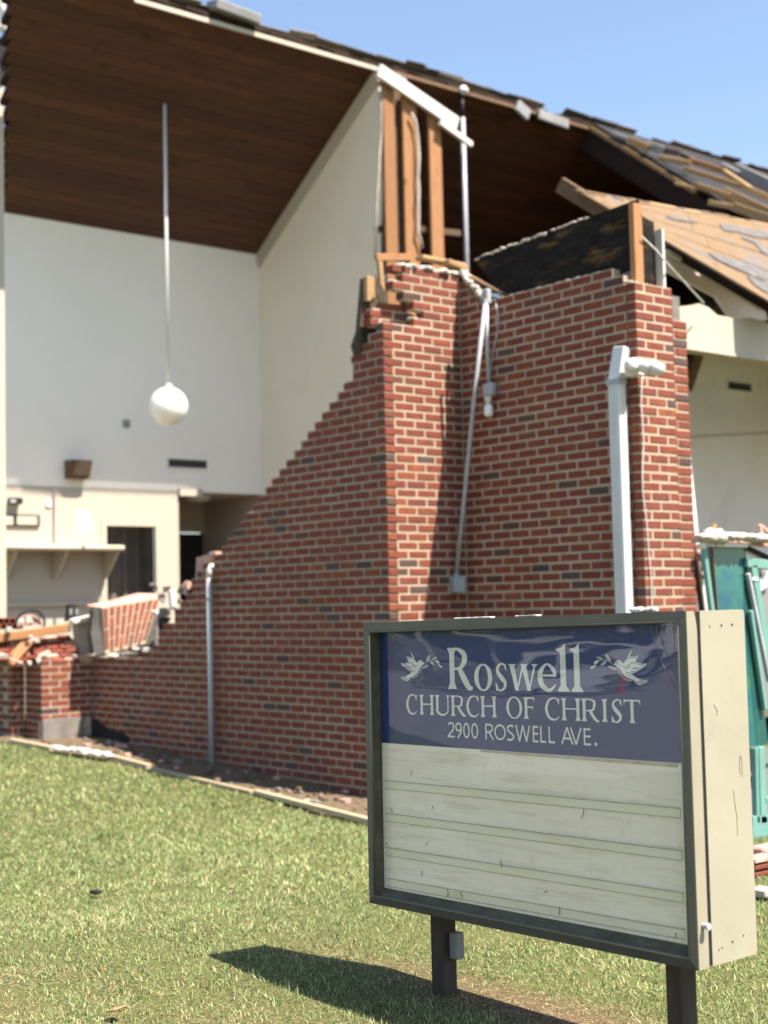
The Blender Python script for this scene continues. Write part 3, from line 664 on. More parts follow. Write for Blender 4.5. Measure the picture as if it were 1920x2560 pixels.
for (p, q, z0, z1, mt_, ht) in (((630, 330), (775, 392), 0, .1, 'sheath', .10), ((500, 280), (610, 318), .1, .1, 'flash', .06), ((770, 365), (880, 400), .15, .2, 'flash', .09), ((850, 455), (1090, 500), 0, .2, 'sheath', .06), ((1080, 475), (1340, 560), .3, .4, 'stud', .07), ((1045, 540), (1470, 672), -.1, .0, 'pine', .06), ((1330, 560), (1530, 690), .3, .3, 'sheath', .06), ((1470, 670), (1680, 760), 0, .1, 'pine', .07), ((1120, 660), (1380, 745), -.3, -.2, 'sheath', .07), ((1330, 715), (1680, 880), -.2, 0, 'sheath', .13), ((975, 650), (1100, 680), -.35, -.3, 'pine', .04), ((1220, 790), (1420, 830), -.4, -.3, 'pine', .06), ((1400, 820), (1690, 920), -.35, -.2, 'sheath', .10), ((1310, 530), (1430, 590), .5, .5, 'flash', .12), ((1400, 560), (1690, 700), .6, .6, 'flash', .22), ((880, 400), (1010, 425), .3, .3, 'shingle', .08), ((1010, 430), (1120, 480), .35, .35, 'shingle', .06)):
    torn(Z6(*p), Z6(*q), z0, z1, {'sheath': 'torn_board', 'flash': 'torn_felt', 'pine': 'torn_board', 'stud': 'torn_board', 'shingle': 'shingle'}[mt_], M['pine' if mt_ == 'sheath' else mt_], 6.5, ht)

# the sagging lower roof section with its stripped boards
lr = thing('sagging_roof_section', (1.2, 2.2, 4.2), 'sagging low roof piece of bare tan boards and torn grey felt beside the tower', 'roof')
NR = np.array([.62, 0, .785]); NR = NR/np.linalg.norm(NR); E1 = np.array(hit(1672, 612, 0, 0.40))
def onr(px, py, off=0.0):
    d = ray(px, py); P0 = E1+NR*off; t = ((P0-CAM)@NR)/(d@NR); return CAM+d*t
TL, TR_, BL, BR = (1438, 472), (1990, 572), (1596, 562), (1990, 792)
def lerp2(a, b, t): return (a[0]+(b[0]-a[0])*t, a[1]+(b[1]-a[1])*t)
NS = 5
for i in range(NS):
    t0, t1 = i/NS, (i+1)/NS-.006
    jr = lambda: random.uniform(-.004, .004)
    P4 = [onr(*lerp2(TL, BL, t0+jr()), .05+jr()), onr(*lerp2(TR_, BR, t0+jr()), .05+jr()), onr(*lerp2(TR_, BR, t1+jr()), .05+jr()), onr(*lerp2(TL, BL, t1+jr()), .05+jr())]
    # each course is two boards butted end to end
    c = random.uniform(.35, .62); a_, b_2 = P4[0]+(P4[1]-P4[0])*c, P4[3]+(P4[2]-P4[3])*c
    for quad in ((P4[0], a_, b_2, P4[3]), (a_+(P4[1]-a_)*.004, P4[1], P4[2], b_2+(P4[2]-b_2)*.004)):
        m_ = MB(); m_.prism(list(quad), -NR*.02); m_.build('sheathing_board', M['sheath'], lr)
# ragged upper lip
t = 0.02
while t < 1.0:
    dt = random.uniform(.03, .14); q = lerp2(TL, TR_, t); q2 = lerp2(TL, TR_, min(1, t+dt)); o_ = random.uniform(-1.5, 5)
    m_ = MB(); m_.beam(onr(q[0], q[1]+o_, .055), onr(q2[0], q2[1]+o_+random.uniform(-2, 4), .055), random.uniform(.02, .06), .012, NR, ch=.004); m_.build('splintered_board', M['pine'] if random.random() < .4 else M['sheath'], lr)
    t += dt*random.uniform(.8, 1.5)
def patch(pts, off, mat, name):
    m_ = MB(); m_.prism([onr(*Z6(*p), off) for p in pts], NR*.004); return m_.build(name, mat, lr)
patch([(1300, 950), (1420, 960), (1560, 1000), (1700, 1015), (1700, 1060), (1560, 1045), (1440, 1010), (1330, 995)], .058, M['felt'], 'felt_patch')
patch([(1210, 1160), (1300, 1180), (1420, 1215), (1540, 1250), (1700, 1330), (1700, 1390), (1600, 1370), (1500, 1310), (1380, 1260), (1290, 1215)], .058, M['felt'], 'felt_patch')
patch([(1500, 1335), (1580, 1340), (1700, 1400), (1700, 1480), (1640, 1450), (1560, 1400)], .058, M['felt'], 'felt_patch')
patch([(1450, 1045), (1560, 1090), (1620, 1160), (1700, 1200), (1700, 1160), (1640, 1120), (1560, 1060)], .058, M['felt'], 'felt_patch')
patch([(900, 890), (980, 900), (1080, 925), (1140, 945), (1050, 930), (960, 915)], .058, M['felt'], 'felt_patch')
m_ = MB(); m_.beam(onr(1400, 462, -.02), onr(1560, 560, -.02), .06, .14, NR); m_.build('broken_rafter', M['oldwood'], lr)
e0, e1 = onr(1664, 606), onr(1990, 792)
m_ = MB(); m_.beam(onr(1560, 566, -.06), onr(1672, 610, -.05), .05, .08, NR); m_.build('rafter_end', M['oldwood'], lr)
m_ = MB(); m_.beam(onr(1672, 617, -.06), onr(1990, 800, -.06), .05, .12, NR); m_.build('edge_rafter', M['shadowbrown'], lr)
m_ = MB(); m_.prism([np.array(hit(x, y, 0, .30)) for x, y in ((1664, 630), (1912, 772), (1920, 800), (1830, 800), (1790, 742), (1664, 676))], (-.03, 0, 0)); m_.build('grey_soffit_board', M['rightwall'], lr)
m_ = MB(); m_.beam(hit(1664, 628, 0, .345), hit(1915, 771, 0, .345), .05, .035, (0, 0, 1)); m_.build('white_trim', M['white'], lr)
m_ = MB(); m_.tube([hit(1605, 592, 0, 1.80), hit(1640, 625, 0, 1.8), hit(1672, 663, 0, 1.82), hit(1720, 715, 0, 1.4), hit(1760, 758, 0, 1.1)], .006, 6); tag(m_.build('dangling_wire', M['white'], smooth=True), 'pale wire strung diagonally across the charred board at the tower top', 'wire')

# ------------------------------------------------------------------ pipes and fittings on the brick tower
ds = thing('downspout', (1.69, .72, 0), 'tall white square downspout with a bent broken top on the brick tower', 'downspout')
a = hit(1530, 890, 1, .74); c = hit(1560, 1530, 1, .74)
xa, xb = hit(1528, 1000, 1, V2-.13)[0], hit(1566, 1000, 1, V2-.13)[0]
x0_, x1_ = 1.640, 1.745
ztop = hit(1540, 950, 1, .7)[2]
m_ = MB(); m_.obox(((x0_+x1_)/2, V2-.075, ztop/2-.1), ((x1_-x0_)/2, 0, 0), (0, .04, 0), (0, 0, ztop/2+.1), 0, .006)
for xx in (.25, .5, .75): m_.box((x0_+(x1_-x0_)*xx-.006, V2-.120, 0), (x0_+(x1_-x0_)*xx+.006, V2-.1148, ztop-.02))
m_.build('pipe', M['whitemetal'], ds)
m_ = MB(); m_.beam((1.692, V2-.075, ztop-.005), (1.715, V2-.03, ztop+.24), .105, .08, (0, 1, 0), ch=.005); m_.build('elbow', M['whitemetal'], ds)
m_ = MB(); m_.box((x0_-.006, V2-.124, ztop-.03), (x1_+.006, V2-.03, ztop+.012)); m_.build('joint_band', M['greymetal'], ds)
m_ = MB(); m_.box((x0_-.02, V2-.122, 1.0), (x1_+.02, V2-.004, 1.03)); m_.build('strap', M['whitemetal'], ds)
fl = thing('flood_light', (1.86, .70, 3.05), 'white twin security light mounted at the tower corner beside the downspout', 'lamp')
c = np.array(hit(1577, 920, 1, .72)); m_ = MB(); m_.obox((c[0]+.0, V2-.055, c[2]), (.055, 0, 0), (0, .053, 0), (0, 0, .06), 0, .012); m_.build('mount_box', M['whitemetal'], fl)
p = np.array((c[0]+.03, V2-.11, c[2]+.02))
m_ = MB(); m_.lathe((p[0]+.02, p[1]-.02, p[2]-.03), [(.001, .07), (.035, .065), (.055, .04), (.06, .0), (.055, -.02), (.001, -.03)], 16); m_.build('lamp_head', M['white'], fl, smooth=True)
m_ = MB(); m_.tube([p+np.array([.03, 0, -.01]), p+np.array([.15, .03, -.045])], [.035, .055], 12); m_.build('lamp_head', M['white'], fl, smooth=True)
m_ = MB(); m_.tube([p+np.array([.15, .03, -.045]), p+np.array([.22, .045, -.065])], [.05, .045], 12); m_.build('lens', M['white'], fl, smooth=True)
cp = thing('leaning_conduit', (0.1, .72, 1.6), 'long grey conduit leaning in the brick corner down to a square box', 'pipe')
a = np.array(hit(1213, 760, 1, .72)); c = np.array(hit(1140, 1445, 1, .66))
m_ = MB(); m_.tube([a, a*.66+c*.34+np.array([0, -.012, 0]), a*.33+c*.67+np.array([.01, -.012, 0]), c], .017, 10); m_.build('pipe', M['greymetal'], cp, smooth=True)
c0 = np.array(hit(1142, 1462, 1, .66)); m_ = MB(); m_.obox(c0, (.055, -.01, 0), (.01, .05, 0), (0, 0, .062), 0, .006); m_.build('box', M['greymetal'], cp)
m_ = MB(); m_.tube([c0+np.array([.0, 0, .06]), c0+np.array([0, 0, .085])], .024, 10); m_.build('fitting', M['greymetal'], cp, smooth=True)
lf = thing('wall_lamp', (.35, .75, 2.9), 'grey junction box with a white bulb hanging by a short conduit on the tower', 'lamp')
a = np.array(hit(1216, 748, 1, .77)); c = np.array(hit(1222, 955, 1, .76))
m_ = MB(); m_.tube([a, (a+c)/2+np.array([-.004, 0, 0]), c], .016, 10); m_.build('conduit', M['greymetal'], lf, smooth=True)
m_ = MB(); m_.obox(np.array(hit(1216, 742, 1, .785)), (.035, 0, 0), (0, .025, 0), (0, 0, .06), 0, .008); m_.build('clamp', M['greymetal'], lf)
c = np.array(hit(1223, 975, 1, .76)); m_ = MB(); m_.obox(c, (.052, 0, .0), (0, .035, 0), (.003, 0, .055), 0, .014); m_.build('junction_box', M['greymetal'], lf)
m_ = MB(); m_.lathe(c+np.array([-.005, -.01, -.055]), [(.03, 0), (.03, -.03), (.018, -.04), (.018, -.07)], 14); m_.build('socket', M['white'], lf, smooth=True)
m_ = MB(); m_.lathe(c+np.array([-.005, -.01, -.12]), [(.02, 0.005), (.034, -.008), (.036, -.07), (.028, -.088), (.001, -.092)], 16); m_.build('bulb', mg.mat, lf, smooth=True)
m_ = MB(); pts = [hit(x, y, 1, .80) for x, y in ((1240, 760), (1246, 790), (1244, 830), (1232, 880), (1226, 930), (1224, 960))]; m_.tube(pts, .006, 6); tag(m_.build('loose_cable', M['greymetal'], smooth=True), 'thin grey cable drooping beside the wall lamp conduit', 'cable')
m_ = MB(); pts = [hit(x, y, 0, U3+.012) for x, y in ((1607, 920), (1604, 960), (1603, 1010), (1609, 1100), (1606, 1180), (1607, 1230), (1616, 1300), (1622, 1380), (1628, 1440), (1630, 1530), (1632, 1700))]; m_.tube(pts, .005, 6); tag(m_.build('hanging_wire', M['white'], smooth=True), 'thin white wire hanging down the sunlit narrow tower face', 'wire')
dp = thing('drain_pipe', (-2.6, -.05, .1), 'slim grey standpipe against the shaded brick wall, white at its bent top', 'pipe')
a = np.array(hit(522, 1420, 1, -.06)); c = np.array(hit(527, 1915, 1, -.06))
m_ = MB(); m_.tube([(a[0], -.06, -.1), (a[0], -.06, a[2]-.08)], .025, 12); m_.build('pipe', M['greymetal'], dp, smooth=True)
m_ = MB(); m_.tube([(a[0], -.06, a[2]-.085), (a[0], -.06, a[2]-.02), (a[0]+.005, -.045, a[2]+.01), (a[0]+.01, -.02, a[2]+.015)], .026, 12); m_.build('bend', M['white'], dp, smooth=True)
for zz in (hit(524, 1498, 1, -.06)[2], hit(526, 1768, 1, -.06)[2]):
    m_ = MB(); m_.tube([(a[0], -.06, zz-.014), (a[0], -.06, zz+.014)], .029, 12); m_.build('coupling', M['greymetal'], dp, smooth=True)

# ------------------------------------------------------------------ low piers and rubble, left
def gzz(x, y): return float(gz(x, y))
X1, W1_ = -4.75, 0.56
pr = thing('brick_pier', (-4.9, -.3, .24), 'low square brick pier with one sunlit face, right at the left debris', 'brick pier')
bl = []; mo = MB()
for k in range(38, 51):
    z = zrow(k)
    if z > .47:
        for a_, b_ in ([(0, .75), (.75, 1.75), (1.75, 2.75)] if k % 2 else [(0, .25), (.25, 1.25), (1.25, 2.25), (2.25, 2.75)]):
            y1, y0 = -a_*LM-(JT/2 if a_ > 0 else .0), -b_*LM+(JT/2 if b_ < 2.7 else 0)
            if b_ > 2.7 and k % 2 == 0: pass
            bl.append(((X1-BW/2, (y0+y1)/2, z), (BW, y1-y0, BH), 0))
    for a_, b_ in ([(.5, 1.5), (1.5, 1.85)] if k % 2 else [(.5, 1.0), (1.0, 1.85)]):
        x1, x0 = X1-a_*LM+.02, X1-b_*LM+JT
        bl.append((((x0+x1)/2, -W1_+BW/2, z), (x1-x0, BW, BH), 0))
mo.box((X1-.37, -W1_+.006, 0.1), (X1-.006, .09, zrow(38)+HC/2-.004)); lay(pr, bl, M['brick']); mo.build('mortar', M['mortar'], pr)
m_ = MB(); m_.box((X1-.3, -W1_+.012, .05), (X1+.012, -.10, .465)); m_.build('concrete_base', M['concrete'], pr)
p2 = thing('far_brick_wall', (-5.4, -.9, .25), 'dark brick wall end with a narrow sunlit strip at the left edge', 'brick wall')
bl = []; mo = MB(); X2 = -5.12
ya = hit(55, 1700, 0, X2)[1]; yb = hit(34, 1700, 0, X2)[1]
for k in range(37, 51):
    z = zrow(k); yb_ = yb-.02
    for y0, y1 in ([(yb_, -W1_-.001)] if k % 2 else [((yb_-W1_)/2+JT/2, -W1_-.001), (yb_, (yb_-W1_)/2-JT/2)]): bl.append(((X2-BW/2, (y0+y1)/2, z), (BW, y1-y0, BH), 0))
    for a_, b_ in run(.5 if k % 2 == 0 else 1, 4, False): bl.append(((X2-(a_+b_)/2*LM, yb_+BW/2, z), ((b_-a_)*LM-JT, BW, BH), 0))
mo.box((X2-.9, yb-.014, 0.1), (X2-.006, -W1_+.004, zrow(37)+HC/2-.004)); lay(p2, bl, M['brick']); mo.build('mortar', M['mortar'], p2)
# white corner post at the left edge
a = hit(-14, 1000, 0, -5.25); c = hit(13, 1000, 0, -5.25); zt_ = hit(6, 178, 0, -5.25)[2]
wp = thing('corner_post', (-5.3, a[1], .3), 'tall cream corner post cut by the left edge, splintered at its top', 'post')
m_ = MB(); m_.box((-5.40, a[1], 1.1), (-5.25, c[1], zt_)); m_.build('post', M['cream'], wp)
def onl(x, y, u=-5.2): return np.array(hit(x/7.375, y/7.375, 0, u))
m_ = MB(); m_.prism([onl(-40, 1300), onl(30, 1260), onl(250, 560), onl(150, 540), onl(-80, 800)], (-.05, 0, 0)); m_.build('black_felt', M['dark'], wp)
m_ = MB(); m_.beam(onl(70, 1270), onl(230, 880), .05, .12, (1, 0, .1)); m_.build('split_board', M['oldwood'], wp)
m_ = MB(); m_.beam(onl(200, 850), onl(560, 1110), .06, .09, (1, 0, .1), ch=.01); m_.build('pine_end', M['pine'], wp)
m_ = MB()
for i, (x, y) in enumerate(((150, 400), (60, 440), (190, 520), (60, 520), (330, 650), (260, 760), (300, 830), (340, 890), (90, 500))): m_.lump(onl(x, y, -5.16), (.05, .055, .05), seed=i*3)
m_.build('foam_scraps', M['white'], wp, smooth=True)
m_ = MB(); m_.tube([onl(20, -80), onl(40, 150), onl(80, 330)], .035, 7); m_.build('hanging_strip', M['white'], wp, smooth=True)

def onw(zx, zy, y=-.02):          # point on the long wall's plane from a crop of the photo
    return np.array(hit(200+zx*.25316, 1380+zy*.25316, 1, y))
# big fallen piece of brickwork standing on end
def onx(zx, zy, x=-3.9): return np.array(hit(200+zx*.25316, 1380+zy*.25316, 0, x))
fs = thing('fallen_brick_slab', tuple(onx(450, 980)), 'fallen slab of brickwork tipped on end, its courses running upright', 'brick slab')
A = onx(222, 545, -4.50); B = onx(795, 455, -4.50); Cc = onx(645, 905, -4.42); D = onx(250, 1003, -4.42)
nn = np.cross(B-A, D-A); nn = nn/np.linalg.norm(nn)
if nn@(CAM-A) < 0: nn = -nn
def q4(s, t): return (A*(1-s)+B*s)*(1-t)+(D*(1-s)+Cc*s)*t
NCOL = 9
dkc = paint('dark_broken_block', (.085, .082, .078), .4, .95, 9, (.16, .15, .14), .5, .1, .4)
for i in range(NCOL):
    s0, s1 = (i+.10)/NCOL, (i+.76)/NCOL
    t = -.22 if i % 2 else 0.02
    while t < 1.0:
        t0, t1 = max(t+.015, 0.02), min(t+.43, .985)
        if t1-t0 > .06:
            m_ = MB(); m_.prism([q4(s0, t0), q4(s1, t0), q4(s1, t1), q4(s0, t1)], nn*.010); m_.build('brick', M['brick'], fs)
        t += .46
m_ = MB(); m_.prism([A, B, Cc, D], -nn*.09); m_.build('mortar', M['mortar'], fs)
m_ = MB(); m_.prism([onx(60, 527, -4.66), onx(250, 492, -4.66), onx(560, 408, -4.66), onx(795, 412, -4.66), onx(800, 460, -4.57), onx(225, 548, -4.57)], (-.03, 0, -.01)); m_.build('dusty_top', M['rubble'], fs)
m_ = MB(); m_.prism([onx(135, 565, -4.50), onx(222, 550, -4.57), onx(250, 1003, -4.43), onx(140, 1003, -4.43), onx(108, 800, -4.46)], (-.08, 0, 0)); m_.build('broken_side', dkc, fs)
m_ = MB(); m_.prism([onx(735, 590, -4.52), onx(800, 610, -4.52), onx(760, 760, -4.46), onx(735, 860, -4.44), onx(665, 930, -4.42), onx(650, 905, -4.42)], (-.06, 0, 0)); m_.build('broken_edge', dkc, fs)
# pale stone block and other rubble
lime = paint('pale_limestone', (.40, .37, .325), .2, .9, 6)
m_ = MB(); m_.prism([onx(-50, 668, -4.84), onx(118, 640, -4.84), onx(128, 655, -4.84), onx(104, 790, -4.84), onx(130, 1010, -4.84), onx(8, 1022, -4.84), onx(-28, 790, -4.84)], (-.10, 0, 0)); st = m_.build('stone_block', lime); tag(st, 'pale stone block with flared top standing on the low brick pier', 'stone block')
m_ = MB(); m_.beam(onx(-92, 690, -4.80), onx(138, 640, -4.80), .10, .055, (0, 0, 1), ch=.012); m_.build('stone_cap', M['white'], st)
m_ = MB(); m_.beam(onx(-15, 1052, -4.79), onx(172, 1056, -4.79), .095, .075, (0, 0, 1), ch=.006); tag(m_.build('orange_brick', M['rubble']), 'single orange brick lying on the pier below the pale stone block', 'brick')
def slab_thing(p, q, n, label, mat, x=-3.86):
    m_ = MB(); p, q = np.array(p), np.array(q)
    for i in range(n): m_.chunk(p+(q-p)*(i+.5)/n, (np.linalg.norm(q-p)/n*.75, .05, .020), 0, i*5+int(abs(p[1])*100))
    return tag(m_.build('mortar_slab', mat), label, 'mortar chunk')
slab_thing(onw(195, 1022, .02), onw(525, 1012, .02), 5, 'long white mortar strip on the wall top under the tipped slab', M['mortar_white'])
slab_thing(onw(548, 958, .02), onw(695, 966, .02), 3, 'short white mortar strip on the wall top right of the tipped slab', M['mortar_white'])
def chunk_thing(name, c, r, mat, label, cat, seed, group=None):
    m_ = MB(); m_.chunk(c, r, 0, seed); return tag(m_.build(name, mat), label, cat, group)
for i, (x, y, r, mt_, lb) in enumerate(((735, 602, .055, 'white', 'round white lump at the top right corner of the tipped brick slab'), (842, 600, .06, 'concrete', 'dark grey chunk in the gap right of the tipped brick slab'), (735, 350, .055, 'concrete', 'grey chunk left of the lower end of the cream door pillar'), (850, 372, .04, 'mortar_white', 'small pale chunk against the foot of the cream door pillar'), (1062, 335, .055, 'rubble', 'orange and white chunk at the right end of the rubble row'), (985, 490, .035, 'rubble', 'small orange chunk below the upright white board stub'), (815, 470, .055, 'concrete', 'brownish chunk at the upper corner of the tipped slab'), (1005, 372, .05, 'concrete', 'dark chunk between the white stub and the orange chunk'), (800, 420, .035, 'rubble', 'pinkish chip on the top end of the tipped slab'), (1045, 395, .03, 'mortar_white', 'pale chip under the orange and white chunk'))):
    chunk_thing('rubble_chunk', onw(x, y, .03), (r, r*.8, r*.85), M[mt_], lb, 'rubble', i*7, 'masonry chunks heaped on the wall top')
m_ = MB(); m_.beam(onw(900, 375, .02), onw(920, 570, .02), .05, .075, (1, 0, 0), ch=.015); tag(m_.build('white_board_stub', M['white']), 'upright white board stub among the rubble on the wall top', 'board')
m_ = MB(); m_.prism([onw(770, 620, .05), onw(850, 650, .05), onw(810, 720, .05), onw(770, 800, .05)], (0, .06, 0)); tag(m_.build('black_felt_scrap', M['dark']), 'black felt scrap hanging at the right end of the tipped slab', 'felt')
m_ = MB(); m_.prism([onw(1150, 55, .14), onw(1260, 25, .14), onw(1370, 10, .14), onw(1300, 90, .14), onw(1240, 110, .14), onw(1190, 290, .14), onw(1140, 300, .14)], (0, .1, 0)); tag(m_.build('wall_fragment', M['rubble']), 'pinkish fragment of inner brick behind the top of the grey standpipe', 'brick chunk')
m_ = MB(); m_.beam(onw(1315, 32, .06), onw(1378, 26, .06), .09, .055, (0, 0, 1), ch=.006); tag(m_.build('sunlit_brick', M['rubble']), 'small sunlit orange brick perched above the grey standpipe', 'brick')

def on8(zx, zy, x=-4.86): return np.array(hit(zx*.22607, 1400+zy*.22607, 0, x))
m_ = MB(); m_.beam(on8(-160, 885, -4.84), on8(770, 748, -4.84), .06, .085, (0, 0, 1), ch=.008); tag(m_.build('lumber', M['stud']), 'long tan two-by-four lying across the rubble at the left', 'lumber')
m_ = MB(); m_.beam(on8(95, 1150, -4.79), on8(315, 895, -4.86), .06, .10, (0, 1, .3), ch=.008); tag(m_.build('lumber', M['stud']), 'short tan two-by-four leaning steeply out of the left rubble', 'lumber')
eb = thing('outlet_box', tuple(on8(810, 640)), 'black electrical box with two grey outlets standing on the rubble', 'electrical box')
m_ = MB(); m_.prism([on8(765, 490, -4.9), on8(848, 492, -4.9), on8(870, 640, -4.9), on8(738, 680, -4.9)], (-.06, 0, 0)); m_.build('box', M['black'], eb)
for x, y in ((783, 575), (848, 575)):
    c = on8(x, y, -4.895); m_ = MB(); m_.obox(c, (.006, 0, 0), (0, .014, 0), (0, 0, .032), 0, .005); m_.build('outlet', M['flash'], eb)
dm = thing('round_lid', tuple(on8(330, 700, -4.95)), 'tilted dark ring of a broken round lid among the left rubble', 'lid')
c = on8(335, 705, -4.95); m_ = MB(); m_.tube([c+np.array([.03*math.sin(t), .155*math.cos(t), .135*math.sin(t)]) for t in np.linspace(-.3, 3.4, 17)], .013, 8); m_.build('rim', M['dark'], dm, smooth=True)
m_ = MB(); m_.prism([c+np.array([-.02, .135*math.cos(t), .115*math.sin(t)-.02]) for t in np.linspace(0, 3.14, 9)], (-.02, 0, 0)); m_.build('disc', M['rubble'], dm)
m_ = MB(); m_.chunk(c+np.array([.02, -.02, .03]), (.02, .05, .05), 0, 4); m_.build('torn_lining', M['mortar_white'], dm)
# slumped courses: rows of bricks sagging over the pier
sb = thing('slumped_brickwork', tuple(on8(500, 1000)), 'slumped heap of pink dusty brick courses sagging over the pier', 'brick heap')
for r_ in range(6):
    y0 = 865+r_*46
    for i in range(6):
        x = -110+i*150+(r_ % 2)*60; dip = lambda x_: 95*math.exp(-((x_-330)/115.0)**2)-(0 if x_ > 380 else 10)
        if y0+dip(x) > 1120: continue
        xa, xb = x+8, x+142; pa = on8(xa, y0+dip(xa), -4.95+.030*r_); pb = on8(xb, y0+dip(xb), -4.95+.030*r_)
        m_ = MB(); m_.beam(pa, pb, .09, .034, (.55, 0, 1), ch=.006); m_.build('brick', M['brick_pale'] if (i*3+r_) % 4 else M['rubble'], sb)
m_ = MB()
for r_ in range(5):
    for i in range(7): m_.chunk(on8(-60+i*130, 905+r_*45+45*math.exp(-((-60+i*130-330)/115.0)**2), -4.98), (.05, .10, .035), 0, i*5+r_)
m_.build('mortar', M['mortar'], sb)
for i, (x, y, r, xx, lb) in enumerate(((210, 690, .05, -4.86, 'white plaster chunk leaning on the round lid'), (100, 770, .05, -4.80, 'white plaster chunk above the long two-by-four, at the far left'), (330, 860, .035, -4.79, 'white plaster chunk where the two two-by-fours cross'), (400, 900, .04, -4.80, 'white plaster scrap just right of the crossing two-by-fours'), (220, 1150, .03, -4.80, 'small white plaster ball at the foot of the leaning two-by-four'), (320, 1140, .035, -4.80, 'white plaster ball on the left rim of the pier'), (30, 1080, .05, -4.80, 'white plaster chunk at the left frame edge below the lumber'), (815, 1155, .045, -4.79, 'white plaster lump on the right corner of the pier top'), (430, 1115, .045, -4.79, 'flat white plaster piece on the middle of the pier top'))):
    chunk_thing('plaster_chunk', on8(x, y, xx), (r, r*.9, r*.75), M['mortar_white'], lb, 'rubble', i*11+2, 'white plaster chunks on the left rubble')
br = thing('brick_row', tuple(on8(60, 700, -5.1)), 'short row of dark bricks still laid behind the left rubble', 'brick row')
for i in range(4):
    for j in range(2):
        m_ = MB(); m_.obox(on8(-40+i*62+(j % 2)*30, 672+j*62, -5.1), (.045, 0, 0), (0, .058, 0), (0, 0, .028), 0, .005); m_.build('brick', M['brick'], br)

# ------------------------------------------------------------------ soil strip, edging boards, debris on the ground
EDGE = [hit_ground(x*KK, y*KK) for x, y in ((-60, 1600), (20, 1607), (230, 1644), (330, 1668), (560, 1722), (790, 1779), (1000, 1832))]
ex = np.array([e[0] for e in EDGE]); ey = np.array([e[1] for e in EDGE])
def edge_y(x): return np.interp(x, ex, ey)
def soil_mesh():
    xs = np.linspace(ex[0]-1.0, 2.6, 90); ts = np.linspace(0, 1, 14); vs = []; fs = []
    for i, x in enumerate(xs):
        y0 = float(edge_y(x))-.01; y1 = .95
        for t in ts: vs.append((x, y0+(y1-y0)*t, float(gz(x, 0))+.012+random.uniform(0, .028)*(1 if 0 < t < 1 else 0)))
    n = len(ts)
    fs = [(i*n+j, (i+1)*n+j, (i+1)*n+j+1, i*n+j+1) for i in range(len(xs)-1) for j in range(n-1)]
    me = bpy.data.meshes.new('soil_bed'); me.from_pydata(vs, [], fs); me.materials.append(M['soil']); me.update(); o = link('soil_bed', me); o['kind'] = 'structure'
soil_mesh()
def gp(x, y): q = hit_ground(x*KK, y*KK); return np.array(q)
def edging(x0, y0, x1, y1, name, mat, wd, ht, label):
    wd *= .9; ht *= .7; a, c = gp(x0, y0), gp(x1, y1); up = np.array([0, 0, 1.0])
    m_ = MB(); n = 7
    for i in range(n):
        p, q = a+(c-a)*i/n, a+(c-a)*(i+1)/n
    m_.beam(a+up*ht*.6, c+up*ht*.6, wd, ht, ch=.006); return tag(m_.build(name, mat), label, 'board')
edging(24, 1607, 112, 1624, 'edging_board', M['edge'], .06, .07, 'short pale end of the wooden lawn edging at the far left')
edging(330, 1667, 545, 1718, 'edging_board', M['edge'], .05, .05, 'grey weathered middle piece of the wooden lawn edging')
edging(238, 1642, 322, 1664, 'edging_board', M['edge'], .06, .07, 'short pale edging board just right of the white plastic strip')
edging(552, 1718, 905, 1809, 'edging_board', M['edge'], .05, .06, 'long pale edging board nearest the sign, between lawn and soil')
a, c = gp(118, 1628), gp(236, 1646)
m_ = MB()
for i in range(14):
    t = i/14; p = a+(c-a)*t; q = a+(c-a)*(t+.1); m_.beam(p+np.array([0, random.uniform(-.03, .03), .05+random.uniform(0, .03)]), q+np.array([0, random.uniform(-.03, .03), .05+random.uniform(0, .03)]), .10, .02, (random.uniform(-.4, .4), 0, 1), ch=.004)
tag(m_.build('plastic_strip', M['whitemetal']), 'crumpled white plastic strip lying on the lawn edging', 'plastic strip')
m_ = MB(); g_ = np.random.default_rng(5)
for i in range(170):
    x = g_.uniform(-6.5, .6); y = g_.uniform(float(edge_y(x))+.05, -.02) if edge_y(x) < -.1 else float(edge_y(x))+.06
    r_ = g_.uniform(.006, .022) if i > 25 else g_.uniform(.02, .045)
    m_.obox((x, y, float(gz(x, y))+.03+r_*.3), np.array([r_, r_*g_.uniform(-.5, .5), 0]), np.array([r_*g_.uniform(-.4, .4), r_*.8, 0]), (0, 0, r_*.6), int(g_.integers(0, 3)), r_*.2)
m_.build('ground_debris', [M['soil'], M['concrete'], M['rubble']], kind='stuff')
m_ = MB(); q = hit_ground(240, 2247)
for i in range(5): m_.obox(q+np.array([i*.014-.03, random.uniform(-.010, .010), .035]), (.014, .004, .004), (-.003, .016, 0), (0, 0, .007), 0, .003)
tag(m_.build('dark_leaf', M['black']), 'small dark curled leaf lying on the lawn at the left', 'leaf')
m_ = MB(); q = hit_ground(290, 2557); m_.obox(q+np.array([0, 0, .05]), (.035, .0, .01), (0, .025, .004), (0, 0, .004), 0, .003); tag(m_.build('yellow_leaf', M['pine']), 'pale yellow dry leaf at the bottom edge of the lawn', 'leaf')

